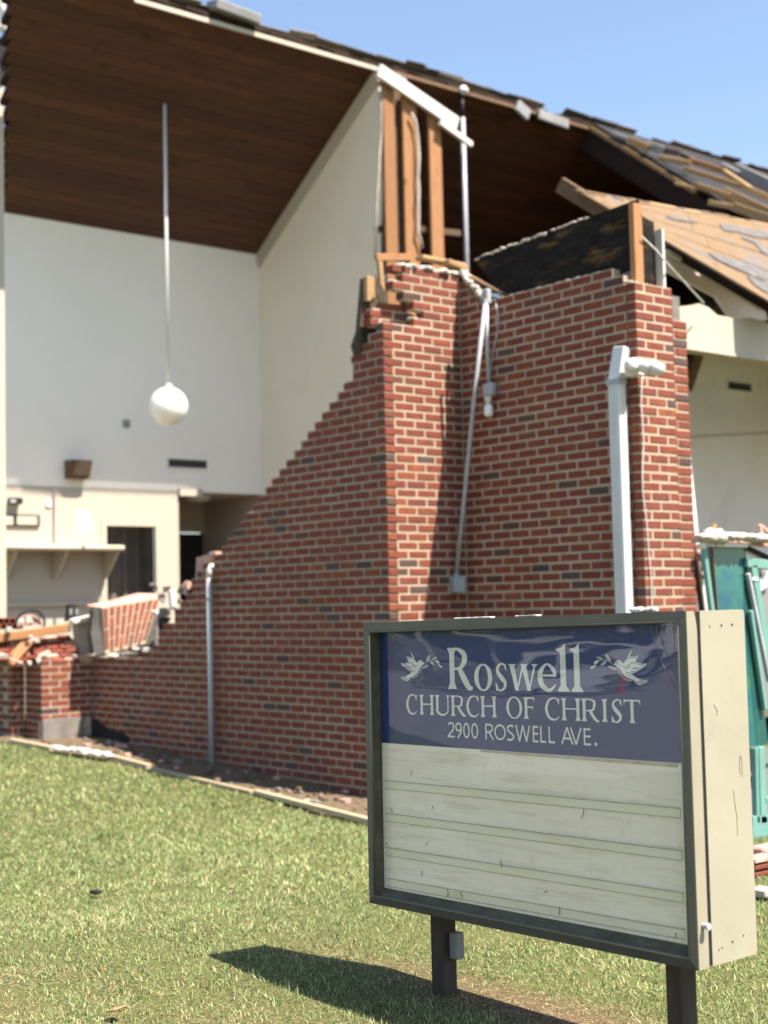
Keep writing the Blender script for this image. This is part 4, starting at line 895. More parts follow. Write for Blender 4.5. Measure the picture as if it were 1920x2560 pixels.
# ------------------------------------------------------------------ teal window frames at the right
teal = Mat('teal_painted_glass', .16, .6)
g = teal.noise(4.5, 5, rough=.6)
teal.col(teal.ramp(g, [(0.3, (.012, .075, .125)), (.46, (.018, .115, .125)), (.58, (.028, .14, .105)), (.74, (.10, .17, .07))])); teal = teal.mat
tealdk = Mat('dark_green_glass', .4, .5); g = tealdk.noise(3.2, 5)
tealdk.col(tealdk.ramp(g, [(.3, (.008, .06, .085)), (.55, (.012, .085, .07)), (.7, (.025, .10, .05))])); tealdk = tealdk.mat
aqua = paint('aqua_frame_paint', (.14, .30, .27), .15, .5, 5)
greyglass = paint('grey_window_pane', (.20, .205, .205), .1, .15, 2, None, .3, .6)
UW = 2.84
def z2(x, y, u=UW): return np.array(hit(1720+x*.22599, 1300+y*.22599, 0, u))
wf = thing('stained_window_panel', tuple(hit_ground(1850, 2100)), 'tall leaning blue green stained window panel behind the sign, top right', 'window')
m_ = MB(); m_.prism([z2(248, 295), z2(628, 300), z2(612, 1000), z2(760, 2505), z2(440, 2505), z2(312, 1000)], (-.03, 0, 0)); m_.build('glass_panel', teal, wf)
m_ = MB(); m_.prism([z2(630, 300, UW-.004), z2(700, 930, UW-.004), z2(830, 2000, UW-.004), z2(890, 2480, UW-.004), z2(764, 2505, UW-.004), z2(616, 1000, UW-.004)], (-.03, 0, 0)); m_.build('side_panel', tealdk, wf)
m_ = MB(); m_.beam(z2(225, 268, UW+.02), z2(632, 282, UW+.02), .05, .030, (0, 0, 1), ch=.004); m_.build('top_rail', M['white'], wf)
m_ = MB(); m_.prism([z2(632, 250), z2(900, 370), z2(900, 440), z2(640, 320)], (-.06, 0, 0)); m_.build('grey_eave', M['rightwall'], wf)
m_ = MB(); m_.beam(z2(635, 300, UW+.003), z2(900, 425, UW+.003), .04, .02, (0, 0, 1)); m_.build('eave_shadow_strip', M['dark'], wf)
for (p, q, wd, mt_, nm) in (((172, 320), (268, 1050), .035, aqua, 'left_stile'), ((255, 300), (318, 1050), .010, M['oldwood'], 'lead_strip'), ((660, 590), (900, 1790), .028, M['greymetal'], 'stile'), ((712, 500), (910, 1690), .060, aqua, 'stile'), ((640, 470), (910, 500), .06, aqua, 'head_rail'), ((690, 1000), (850, 2100), .03, aqua, 'stile')):
    m_ = MB(); m_.beam(z2(*p, UW+.02), z2(*q, UW+.02), .03, wd, (0, 1, 0.0), ch=.004); m_.build(nm, mt_, wf)
m_ = MB(); m_.prism([z2(650, 480, UW-.08), z2(940, 500, UW-.08), z2(960, 2000, UW-.08), z2(860, 2000, UW-.08)], (-.01, 0, 0)); m_.build('pane', greyglass, wf)
m_ = MB(); m_.beam(z2(700, 650, UW+.03), z2(765, 655, UW+.03), .02, .02, (0, 0, 1)); m_.build('latch', M['white'], wf)
for (p, q) in (((775, 690), (900, 590)), ((790, 760), (900, 680))):
    m_ = MB(); m_.beam(z2(*p, UW-.05), z2(*q, UW-.05), .01, .035, (0, 0, 1)); m_.build('glazing_bar', M['rightwall'], wf)
def z3(x, y, u=UW): return np.array(hit(1840+x*.2353, 1780+y*.2353, 0, u))
for (p, q, wd, nm) in (((250, 365), (275, 1180), .065, 'lower_stile'), ((195, 380), (215, 1180), .03, 'lower_stile'), ((150, 1190), (460, 1180), .10, 'sill_rail'), ((150, 1310), (460, 1300), .05, 'bottom_rail'), ((285, 935), (460, 930), .04, 'lower_bar')):
    m_ = MB(); m_.beam(z3(*p, UW+.01), z3(*q, UW+.01), .04, wd, (0, 0, 1) if nm.endswith(('rail', 'bar')) else (0, 1, 0), ch=.004); m_.build(nm, aqua, wf)
m_ = MB(); m_.prism([z3(120, 380, UW-.10), z3(460, 380, UW-.10), z3(460, 1200, UW-.10), z3(150, 1200, UW-.10)], (-.01, 0, 0)); m_.build('lower_pane', greyglass, wf)
m_ = MB(); m_.beam(z3(150, 720, UW-.06), z3(330, 560, UW-.06), .02, .02, (0, 0, 1)); m_.build('glazing_bar', M['black'], wf)
tp = thing('toppled_ledge', tuple(z2(600, 200)), 'crumbled white plaster ledge with splinters on top of the teal window', 'ledge')
m_ = MB()
for i in range(14): m_.lump(z2(180+i*62, 185+max(0, i-4)*4+random.uniform(-14, 10), UW+.05), (.05, .055, .028+.02*(i in (1, 2, 3))), seed=i*13)
m_.build('plaster', M['mortar_white'], tp, smooth=True)
m_ = MB(); m_.prism([z2(150, 200, UW-.02), z2(620, 210, UW-.02), z2(900, 230, UW-.02), z2(900, 290, UW-.02), z2(620, 250, UW-.02), z2(150, 245, UW-.02)], (-.08, 0, 0)); m_.build('board', M['rubble'], tp)
m_ = MB(); m_.beam(z2(265, 140, UW+.03), z2(292, 50, UW+.03), .03, .035, (1, 0, 0), ch=.006); m_.build('splinter', M['pine'], tp)
for p, q in (((790, 50), (815, 185)), ((800, 60), (910, 150))):
    m_ = MB(); m_.beam(z2(*p, UW+.03), z2(*q, UW+.03), .025, .022, (1, 0, 0), ch=.004); m_.build('splinter', M['rubble'], tp)
lp = thing('leaning_white_strip', tuple(hit_ground(1760, 2100)), 'thin white trim strip leaning against the right side of the brick tower', 'trim strip')
m_ = MB(); m_.beam(hit(1709, 1036, 0, 1.70), hit(1741, 1362, 0, 1.74), .03, .045, (0, 1, 0), ch=.004); m_.build('strip', M['white'], lp)
m_ = MB(); m_.beam(hit(1747, 1380, 0, 1.74), hit(1790, 1740, 0, 1.80), .02, .028, (0, 1, 0), ch=.004); m_.build('lower_strip', M['white'], lp)
m_ = MB(); m_.beam(hit(1727, 1290, 0, 1.66), hit(1765, 1560, 0, 1.70), .05, .06, (0, 1, 0), ch=.004); m_.beam(hit(1764, 1555, 0, 1.70), hit(1795, 1800, 0, 1.74), .05, .06, (0, 1, 0), ch=.004); tag(m_.build('brown_jamb', M['oldwood']), 'narrow brown timber jamb leaning between tower and white strip', 'timber')
m_ = MB()
for i, (x, y) in enumerate(((115, 370), (140, 420), (165, 480), (175, 540), (190, 590), (165, 610))): m_.lump(z2(x+10, y, 1.80), (.028, .03, .03), seed=i*9)
tag(m_.build('torn_cloth', paint('mauve_rag', (.35, .25, .27), .4, .95, 20), smooth=True), 'mauve rag snagged halfway down the leaning white strip', 'cloth')
fb = thing('fallen_brick_block', tuple(hit_ground(1905, 2190)), 'pink fallen block of brick courses on the grass under the teal window', 'brick block')
for r_ in range(3):
    for i in range(3):
        c = z3(235+i*140, 1555+r_*72, 3.58); m_ = MB(); m_.obox(c, (0, .093, -.0), (.05, 0, 0), (0, 0, .0115), 0, .003); m_.build('brick', M['rubble'] if r_ == 0 else M['brick_pale'], fb)
m_ = MB(); c = z3(400, 1630, 3.53); m_.obox(c, (0, .30, 0), (.045, 0, 0), (0, 0, .045)); m_.build('mortar', M['mortar_white'], fb)
m_ = MB(); m_.obox(z3(330, 1455, 3.5), (0, .10, 0), (.05, 0, 0), (0, 0, .022), 0, .012); tag(m_.build('stone_piece', M['rubble']), 'beige stone piece lying on the fallen pink brick block', 'stone')
m_ = MB(); m_.obox(np.array(hit_ground(1908, 2252))+np.array([0, 0, .045]), (.0, .05, 0), (.05, 0, 0), (0, 0, .018), 0, .006); tag(m_.build('pale_shard', M['mortar_white']), 'small white shard on the grass beside the sign cabinet', 'shard')

# ------------------------------------------------------------------ the church sign
SO = np.array([3.8776, -3.3564, 1.4386]); DL = 0.0093; TI = 0.0181
SA = np.array([math.cos(DL), -math.sin(DL), TI]); SB = np.array([math.sin(DL), math.cos(DL), 0.0]); SZ = np.array([0, 0, 1.0])
SWD, SHT, SDP = 1.6349, 1.1082, 0.2918
def S(s, t, b=0.0): return SO+SA*s+SZ*t+SB*b
sg = thing('church_sign', (SO[0]+.8, SO[1]+.15, 0), 'cream boxed church sign with blue name panel and blank letter board on two posts', 'sign')
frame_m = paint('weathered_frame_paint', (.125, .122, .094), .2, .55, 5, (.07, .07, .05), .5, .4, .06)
strip_m = paint('frame_side_paint', (.29, .265, .20), .1, .55, 6, (.3, .27, .2), .4, .4)
cream_m = paint('cream_cabinet_paint', (.325, .305, .232), .12, .5, 2.2, (.235, .22, .17), .55, .4, .03)
moss_m = paint('mossy_lip', (.12, .11, .075), .5, .9, 14, (.16, .15, .08), .6)
post_m = wood('dark_post', (.035, .027, .023), (.075, .058, .048), (12, 12, 1.5), False)
frame_dk = paint('dark_frame_paint', (.052, .050, .040), .3, .6, 7, (.03, .03, .022), .5, .4, .06)  # darker paint, used on the bottom rail only
FW_ = .034                                             # rail face width
def sprism(poly, b0, b1): return [S(s, t, b0) for s, t in poly], SB*(b1-b0)
OUT = [(0, 0), (SWD, 0), (SWD, -SHT), (0, -SHT)]; INN = [(.038, -.036), (SWD-.030, -.032), (SWD-.034, -SHT+.032), (.030, -SHT+.031)]
gap = .0012
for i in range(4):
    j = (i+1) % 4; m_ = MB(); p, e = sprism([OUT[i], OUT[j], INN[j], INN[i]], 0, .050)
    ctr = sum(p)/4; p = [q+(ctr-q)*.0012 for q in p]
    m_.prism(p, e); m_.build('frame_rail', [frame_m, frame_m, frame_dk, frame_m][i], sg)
# rounded bead along the inner edge
for i in range(4):
    j = (i+1) % 4; m_ = MB(); m_.tube([S(*INN[i], .003), S(*INN[j], .003)], .005, 8); m_.build('bead', frame_m, sg, smooth=True)
# inner lips between rails and the board
LIP = [(.041, -.039), (SWD-.033, -.035), (SWD-.037, -SHT+.060), (.033, -SHT+.056)]
for i in range(4):
    j = (i+1) % 4; m_ = MB(); a, c = LIP[i], LIP[j]
    m_.add([S(*INN[i], .012), S(*INN[j], .012), S(c[0], c[1], .052), S(a[0], a[1], .052)], [(0, 1, 2, 3)])
    n_ = .01; 
    m_.build('lip', moss_m, sg)
# the lit side strip of the door frame
m_ = MB(); m_.prism([S(SWD+.0005, -.001, .002), S(SWD+.0005, -SHT+.001, .002), S(SWD+.0005, -SHT+.001, .051), S(SWD+.0005, -.06, .051), S(SWD+.0005, -.025, .046), S(SWD+.0005, -.001, .036)], SA*.003); m_.build('side_strip', strip_m, sg)
# cabinet body
m_ = MB(); m_.prism([S(.004, -.002, .062), S(SWD, -.002, .062), S(SWD, -SHT+.004, .062), S(.004, -SHT+.004, .062)], SB*(SDP-.062)); m_.build('cabinet', [cream_m], sg)
m_ = MB()
poly = [(.066, -.001), (SDP-.012, -.001), (SDP-.003, -.004), (SDP, -.013), (SDP, -SHT+.020), (SDP-.006, -SHT+.008), (SDP-.02, -SHT+.004), (.066, -SHT+.004)]
m_.prism([S(SWD+.001, t, b_) for b_, t in poly], SA*.004); side = m_.build('side_panel', [cream_m], sg)
m_ = MB(); m_.prism([S(.01, -.008, .0607), S(SWD-.004, -.008, .0607), S(SWD-.004, -SHT+.012, .0607), S(.01, -SHT+.012, .0607)], SB*.0012); m_.prism([S(SWD-.006, -.004, .0515), S(SWD+.0012, -.004, .0515), S(SWD+.0012, -.004, .0655), S(SWD-.006, -.004, .0655)], SZ*(-SHT+.012)); m_.build('door_gap', M['black'], sg, kind='stuff')
for (b_, t, r_) in ((.112, -.052, .0022), (.172, -.050, .0035), (.226, -.049, .0035), (.098, -1.058, .0022), (.114, -1.055, .0022), (.166, -1.045, .0032), (.222, -1.035, .0026)):
    c = S(SWD+.0055, t, b_); m_ = MB(); m_.tube([c, c+SA*.0015], r_, 8); m_.build('screw_hole', M['black'], side)
for (pts) in ([(.240, -.475), (.236, -.50), (.238, -.53)], [(.246, -.470), (.249, -.51), (.247, -.54)], [(.200, -.575), (.205, -.62), (.213, -.66), (.214, -.72)], [(.243, -.478), (.238, -.474), (.241, -.470)], [(.118, -.30), (.135, -.32), (.128, -.335)]):
    m_ = MB(); m_.tube([S(SWD+.0052, t, b_) for b_, t in pts], .0009, 5); m_.build('scratch', M['dark'], side)
# lock knob
kc = S(SWD+.004, -.974, .027); m_ = MB(); m_.tube([kc, kc+SA*.020], [.009, .008], 14); m_.tube([kc+SA*.016, kc+SA*.024], [.0115, .0115], 14); m_.build('lock_knob', M['greymetal'], sg, smooth=False)
# the board behind the glass
bm_ = Mat('blue_vinyl', .45, .4)
bm_.col(bm_.ramp(bm_.noise(1.6, 4), [(.3, (.018, .038, .125)), (.7, (.026, .048, .150))])); BLUE = bm_.mat
wm = Mat('stained_white_board', .6, .3)
g1 = wm.noise(2.2, 8, stretch=(1.4, 1.4, 16), rough=.7); g2 = wm.noise(5, 7, stretch=(6, 6, 1.6), rough=.7); g3 = wm.noise(1.3, 4)
base = wm.ramp(g3, [(.3, (.87, .77, .62)), (.7, (.95, .85, .71))])
base = wm.mix(wm.ramp(g1, [(.50, (0, 0, 0)), (.66, (.55,)*3), (.7, (.15,)*3)]), base, (.62, .53, .37))
base = wm.mix(wm.ramp(g2, [(.55, (0, 0, 0)), (.75, (.35,)*3)]), base, (.60, .52, .36))
wm.col(base); WHITE_B = wm.mat
BB = .052
m_ = MB(); m_.prism([S(.024, -.480, BB), S(1.562, -.480, BB), S(1.562, -1.050, BB), S(.018, -1.053, BB)], SB*.006); m_.build('letter_board', WHITE_B, sg)
m_ = MB(); m_.prism([S(.030, -.044, BB-.0015), S(1.568, -.036, BB-.0015), S(1.560, -.482, BB-.0015), S(.025, -.480, BB-.0015)], SB*.004); m_.build('name_panel', BLUE, sg)
m_ = MB(); m_.prism([S(.02, -.03, BB+.0065), S(1.60, -.03, BB+.0065), S(1.60, -1.075, BB+.0065), S(.02, -1.075, BB+.0065)], SB*.002); m_.build('board_back', moss_m, sg)
tr_m = wm_ = Mat('yellowed_track', .5, .4); g1 = tr_m.noise(2.5, 8, stretch=(1.5, 1.5, 10), rough=.7)
tr_m.col(tr_m.ramp(g1, [(.3, (.84, .80, .68)), (.6, (.79, .73, .57)), (.75, (.62, .52, .33))])); TRK = tr_m.mat
LINE = paint('old_yellow_line', (.58, .51, .36), .4, .7, 30)
for (ya, yb) in ((-.628, -.624), (-.757, -.757), (-.892, -.888), (-1.012, -1.002)):
    m_ = MB(); m_.prism([S(.055, ya, BB-.004), S(1.546, yb, BB-.004), S(1.546, yb-.030, BB-.002), S(.055, ya-.030, BB-.002)], SB*.004); trk = m_.build('letter_track', TRK, sg)
    m_ = MB(); m_.beam(S(.055, ya, BB-.005), S(1.546, yb, BB-.005), .003, .0028, SZ); m_.build('track_edge', LINE, trk)
    m_ = MB(); m_.beam(S(.055, ya-.031, BB-.003), S(1.546, yb-.031, BB-.003), .002, .002, SZ); m_.build('track_edge', LINE, trk)
m_ = MB(); m_.prism([S(.62, -.4835, BB-.003), S(1.54, -.485, BB-.003), S(1.54, -.496, BB-.003), S(1.0, -.492, BB-.003), S(.62, -.489, BB-.003)], SB*.0025); m_.build('brown_stain_strip', LINE, sg)
# clear bowed plastic sheet
gm = bpy.data.materials.new('clear_plastic_sheet'); gm.use_nodes = True; gt = gm.node_tree; gt.nodes.remove(gt.nodes['Principled BSDF'])
tb = gt.nodes.new('ShaderNodeBsdfTransparent'); tb.inputs[0].default_value = (.98, .985, .98, 1); gb = gt.nodes.new('ShaderNodeBsdfGlossy'); gb.inputs['Roughness'].default_value = .012
lw_ = gt.nodes.new('ShaderNodeLayerWeight'); lw_.inputs[0].default_value = .5; mx = gt.nodes.new('ShaderNodeMixShader')
nz = gt.nodes.new('ShaderNodeTexNoise'); nz.inputs['Scale'].default_value = 2.0; nz.inputs['Detail'].default_value = 1.5; bp = gt.nodes.new('ShaderNodeBump'); bp.inputs['Strength'].default_value = .07; bp.inputs['Distance'].default_value = .02
ge_ = gt.nodes.new('ShaderNodeNewGeometry'); mp_ = gt.nodes.new('ShaderNodeMapping'); mp_.inputs['Scale'].default_value = (1, 1, 4.5); gt.links.new(ge_.outputs['Position'], mp_.inputs[0]); gt.links.new(mp_.outputs[0], nz.inputs[0]); gt.links.new(nz.outputs['Fac'], bp.inputs['Height']); gt.links.new(bp.outputs[0], gb.inputs['Normal'])
p5 = gt.nodes.new('ShaderNodeMath'); p5.operation = 'POWER'; p5.inputs[1].default_value = 5; gt.links.new(lw_.outputs['Facing'], p5.inputs[0])
ma = gt.nodes.new('ShaderNodeMath'); ma.operation = 'MULTIPLY_ADD'; ma.inputs[1].default_value = .90; ma.inputs[2].default_value = .060; gt.links.new(p5.outputs[0], ma.inputs[0])
gt.links.new(ma.outputs[0], mx.inputs[0]); gt.links.new(tb.outputs[0], mx.inputs[1]); gt.links.new(gb.outputs[0], mx.inputs[2]); gt.links.new(mx.outputs[0], gt.nodes['Material Output'].inputs[0])
NX, NY = 36, 26; vs = []
for j in range(NY+1):
    for i in range(NX+1):
        s, t = i/NX, j/NY; a = .028+(1.604-.028)*s; b_ = -.037-(1.052-.037)*t
        bow = .013*(1-(2*s-1)**2)*(1-(2*t-1)**2)
        vs.append(tuple(S(a, b_, .045-bow)))
m_ = MB(); m_.add(vs, [(j*(NX+1)+i, (j+1)*(NX+1)+i, (j+1)*(NX+1)+i+1, j*(NX+1)+i+1) for j in range(NY) for i in range(NX)]); m_.build('clear_sheet', gm, sg, smooth=True)
# posts and the little box
for (s0, s1) in ((.235, .308), (1.406, 1.478)):
    m_ = MB(); q = S(0, -SHT, 0)
    b0, b1 = .111, .186
    pts = [S(s0, 0, b0), S(s1, 0, b0), S(s1, 0, b1), S(s0, 0, b1)]
    ctr = sum(pts)/4; m_.obox((ctr[0], ctr[1], (S(s0, -SHT, 0)[2]+.02)/2-.1), (np.array([SA[0], SA[1], 0]))*(s1-s0)/2, SB*(b1-b0)/2, (0, 0, (S(s0, -SHT, 0)[2]+.02)/2+.1), 0, .006); m_.build('post', post_m, sg)
c = S(.330, -1.252, .165); m_ = MB(); m_.obox(c, SA*.021, SB*.022, SZ*.050, 0, .004); m_.build('junction_box', paint('grey_box_paint', (.23, .23, .22), .2, .6, 9), sg)
for (s, t, ln, an) in ((.22, -.60, .02, 1.4), (.34, -.72, .015, 1.2), (1.12, -.69, .035, 1.2), (.72, -.90, .03, 1.9), (.27, -.98, .02, 1.5), (.42, -1.04, .03, 1.6), (1.0, -1.03, .03, 1.5), (.05, -.88, .012, .8), (1.51, -1.035, .018, 1.5), (.10, -.752, .02, 2.0), (.93, -.96, .02, .3), (.30, -.86, .015, 1.2), (.50, -1.035, .022, 1.9)):
    p = S(s, t, BB-.006); q = S(s+ln*math.cos(an), t+ln*math.sin(an), BB-.006); m_ = MB(); m_.tube([p, (p+q)/2+SA*.003, q], .0011, 5); m_.build('grass_clipping', M['dark'], sg)
for (pts) in ([(1.470, -.040), (1.488, -.10), (1.515, -.165), (1.566, -.25)], [(1.50, -.040), (1.493, -.075)], [(1.566, -.035), (1.567, -.12), (1.566, -.26)]):
    m_ = MB(); m_.tube([S(a, b_, .026) for a, b_ in pts], .0014, 6); m_.build('loose_gasket', M['flash'], sg, smooth=True)
for (a, b_) in ((.55, .575), (.35, .43)):
    m_ = MB()
    for i in range(4): m_.obox(S(SWD*(a+(b_-a)*i/3), .003, .02), SA*.035, SB*.012, SZ*.0035, 0, .002)
    m_.build('paint_flake', M['white'], sg)
m_ = MB()
for i in range(5): m_.lump(S(1.40+i*.022+random.uniform(-.01, .01), .008, .02), (.016, .012, .010), seed=i*3)
m_.build('bird_dropping', M['white'], sg, smooth=True)

# --- lettering, cut as flat shapes just in front of the blue panel
LET = paint('pale_lettering', (.74, .72, .64), .05, .6, 20, None, 0, .3, 0)
LB = [BB-.0025]
def cr(pts, n=8):
    P = [np.array(q, float) for q in pts]; out = []
    for i in range(len(P)-1):
        p0 = P[max(i-1, 0)]; p1 = P[i]; p2 = P[i+1]; p3 = P[min(i+2, len(P)-1)]
        for k in range(n):
            t = k/n; out.append(.5*((2*p1)+(-p0+p2)*t+(2*p0-5*p1+4*p2-p3)*t*t+(-p0+3*p1-3*p2+p3)*t**3))
    out.append(P[-1]); return out
class Glyph:
    def __init__(s): s.m = MB(); s.k = 0
    def poly(s, pts):
        s.k += 1; s.m.prism([S(x, y, BB-.0024-.00006*s.k) for x, y in pts], SB*.0008)
    def stroke(s, pts, n=8):              # (x, y, width) along the stroke
        q = cr(pts, n); L = []; R_ = []
        for i, p in enumerate(q):
            d = q[min(i+1, len(q)-1)][:2]-q[max(i-1, 0)][:2]; d = d/(np.linalg.norm(d)+1e-9); nn_ = np.array([-d[1], d[0]])
            L.append(p[:2]+nn_*p[2]/2); R_.append(p[:2]-nn_*p[2]/2)
        s.k += 1; b = BB-.0024-.00006*s.k
        vs = [S(*q_, b) for q_ in L]+[S(*q_, b) for q_ in R_]; n_ = len(L)
        s.m.add(vs, [(i, i+1, n_+i+1, n_+i) for i in range(n_-1)])
    def ring(s, cx, cy, rx, ry, wx, wy, n=36, t0=0, t1=2*math.pi, tilt=0.0):
        """oval: wx = stroke at the sides, wy = stroke at top and bottom"""
        s.k += 1; b = BB-.0024-.00006*s.k; vs = []
        ts = np.linspace(t0, t1, n+1)
        for t in ts:
            vs.append(S(cx+rx*math.cos(t), cy+ry*math.sin(t), b))
        for t in ts:
            vs.append(S(cx+(rx-wx)*math.cos(t-tilt*0), cy+(ry-wy)*math.sin(t), b))
        s.m.add(vs, [(i, i+1, n+2+i, n+1+i) for i in range(n)])
    def stem(s, x, y0, y1, w_, sl=0.0, sr=None, bot=True, top=True, sh=None):
        sr = sl if sr is None else sr; sh = sh or w_*.38; f = w_*.16
        pts = []
        if bot: pts += [(x-w_/2-sl, y0), (x, y0+sh*.25), (x+w_/2+sr, y0), (x+w_/2+sr*.7, y0+sh), (x+w_/2, y0+sh*2.6)]
        else: pts += [(x-w_/2, y0), (x+w_/2, y0)]
        if top: pts += [(x+w_/2, y1-sh*2.2), (x+w_/2+sr, y1-sh*.4), (x+w_/2+sr, y1), (x-w_/2-sl, y1), (x-w_/2-sl, y1-sh*.4), (x-w_/2, y1-sh*2.2)]
        else: pts += [(x+w_/2, y1), (x-w_/2, y1)]
        if bot: pts += [(x-w_/2, y0+sh*2.6), (x-w_/2-sl*.7, y0+sh)]
        s.poly(pts)
    def done(s, nm='letter'): return s.m.build(nm, LET, name_panel)
name_panel = [o for o in sg.children if o.name.startswith('name_panel')][0]
def serif(chx, x0, x1, y0, y1):
    g = Glyph(); W_, H_ = x1-x0, y1-y0; tk = H_*.165; tn = H_*.055; sf = tk*.42; cx = (x0+x1)/2; cy = (y0+y1)/2
    if chx == 'H': g.stem(x0+sf+tk/2, y0, y1, tk, sf); g.stem(x1-sf-tk/2, y0, y1, tk, sf); g.poly([(x0+sf+tk, cy), (x1-sf-tk, cy), (x1-sf-tk, cy+tn*1.2), (x0+sf+tk, cy+tn*1.2)])
    elif chx == 'I': g.stem(cx, y0, y1, tk, sf)
    elif chx == 'T':
        g.stem(cx, y0, y1-tn, tk, sf, top=False)
        g.poly([(x0, y1), (x1, y1), (x1, y1-H_*.26), (x1-tn*.7, y1-H_*.12), (x1-W_*.16, y1-tn*1.2), (x0+W_*.16, y1-tn*1.2), (x0+tn*.7, y1-H_*.12), (x0, y1-H_*.26)])
    elif chx == 'F':
        xs = x0+sf+tk/2; g.stem(xs, y0, y1, tk, sf)
        g.poly([(xs, y1), (x1, y1+tn*.1), (x1, y1-H_*.24), (x1-tn*.7, y1-H_*.10), (x1-W_*.18, y1-tn*1.2), (xs, y1-tn*1.2)])
        g.poly([(xs, cy+tn*1.4), (x1-W_*.22, cy+tn*1.4), (x1-W_*.14, cy+H_*.12), (x1-W_*.14, cy-H_*.10), (x1-W_*.22, cy+tn*.3), (xs, cy+tn*.3)])
    elif chx == 'O': g.ring(cx, cy, W_/2, H_/2*1.03, tk*1.02, tn)
    elif chx == 'C':
        g.stroke([(x1-W_*.02, y1-H_*.20, tn*.8), (x1-W_*.16, y1-H_*.06, tn*1.2), (x0+W_*.62, y1-tn*.2, tn*1.2), (x0+W_*.28, y1-H_*.12, tk*.72), (x0+tk*.5, cy, tk*1.05), (x0+W_*.28, y0+H_*.12, tk*.8), (x0+W_*.66, y0+tn*.3, tn*1.4), (x1-W_*.10, y0+H_*.11, tn*.9), (x1, y0+H_*.19, tn*.4)])
        g.poly([(x1-W_*.01, y1+H_*.01), (x1-W_*.01, y1-H_*.28), (x1-W_*.06, y1-H_*.27), (x1-W_*.16, y1-H_*.10)])
    elif chx == 'U':
        g.stem(x0+sf+tk/2, y0+H_*.34, y1, tk, sf, bot=False); g.stem(x1-sf-tn/2-.001, y0+H_*.34, y1, tn*1.25, sf*1.1, bot=False, sh=tk*.3)
        g.stroke([(x0+sf+tk/2, y0+H_*.36, tk), (x0+sf+tk*.62, y0+H_*.18, tk*.95), (x0+W_*.5, y0+tn*.5, tn*1.7), (x1-sf-tn*1.6, y0+H_*.16, tn*1.3), (x1-sf-tn/2-.001, y0+H_*.36, tn*1.25)])
    elif chx == 'R':
        xs = x0+sf+tk/2; g.stem(xs, y0, y1, tk, sf); xr = x0+W_*.80
        g.stroke([(xs, y1-tn*.55, tn*1.1), (x0+W_*.5, y1-tn*.6, tn*1.2), (xr-tk*.45, y1-H_*.12, tk*.75), (xr-tk*.4, y1-H_*.27, tk*.95), (xr-tk*.8, cy+H_*.04, tk*.7), (x0+W_*.48, cy-H_*.02, tn*1.1), (xs, cy-H_*.015, tn)])
        g.stroke([(x0+W_*.46, cy, tk*.8), (x0+W_*.62, y0+H_*.28, tk*.98), (x1-W_*.16, y0+H_*.06, tk*.8), (x1+W_*.0, y0+H_*.02, tn*.8)])
    elif chx == 'S' or chx == 's':
        g.stroke([(x1-W_*.08, y1-H_*.20, tn*.6), (x1-W_*.22, y1-H_*.05, tn*1.2), (cx, y1-tn*.4, tn*1.3), (x0+W_*.20, y1-H_*.16, tk*.75), (x0+W_*.24, y1-H_*.34, tk*.95), (cx, cy, tk*1.2), (x1-W_*.18, y0+H_*.31, tk*1.0), (x1-W_*.20, y0+H_*.14, tk*.8), (cx, y0+tn*.4, tn*1.4), (x0+W_*.18, y0+H_*.07, tn*1.2), (x0+W_*.04, y0+H_*.24, tn*.6)])
        g.poly([(x1-W_*.06, y1+H_*.0), (x1-W_*.04, y1-H_*.27), (x1-W_*.12, y1-H_*.24), (x1-W_*.24, y1-H_*.08)]); g.poly([(x0, y0+H_*.30), (x0+W_*.08, y0+H_*.27), (x0+W_*.28, y0+H_*.06), (x0+W_*.04, y0-H_*.01)])
    return g.done()
YA, YB = -.285, -.362
for c_, x0, x1 in (('C', .199, .263), ('H', .280, .364), ('U', .372, .454), ('R', .462, .546), ('C', .549, .617), ('H', .627, .712), ('O', .764, .845), ('F', .853, .907), ('C', .959, 1.029), ('H', 1.039, 1.128), ('R', 1.134, 1.214), ('I', 1.220, 1.258), ('S', 1.269, 1.316), ('T', 1.324, 1.395)):
    serif(c_, x0, x1, YB, YA)
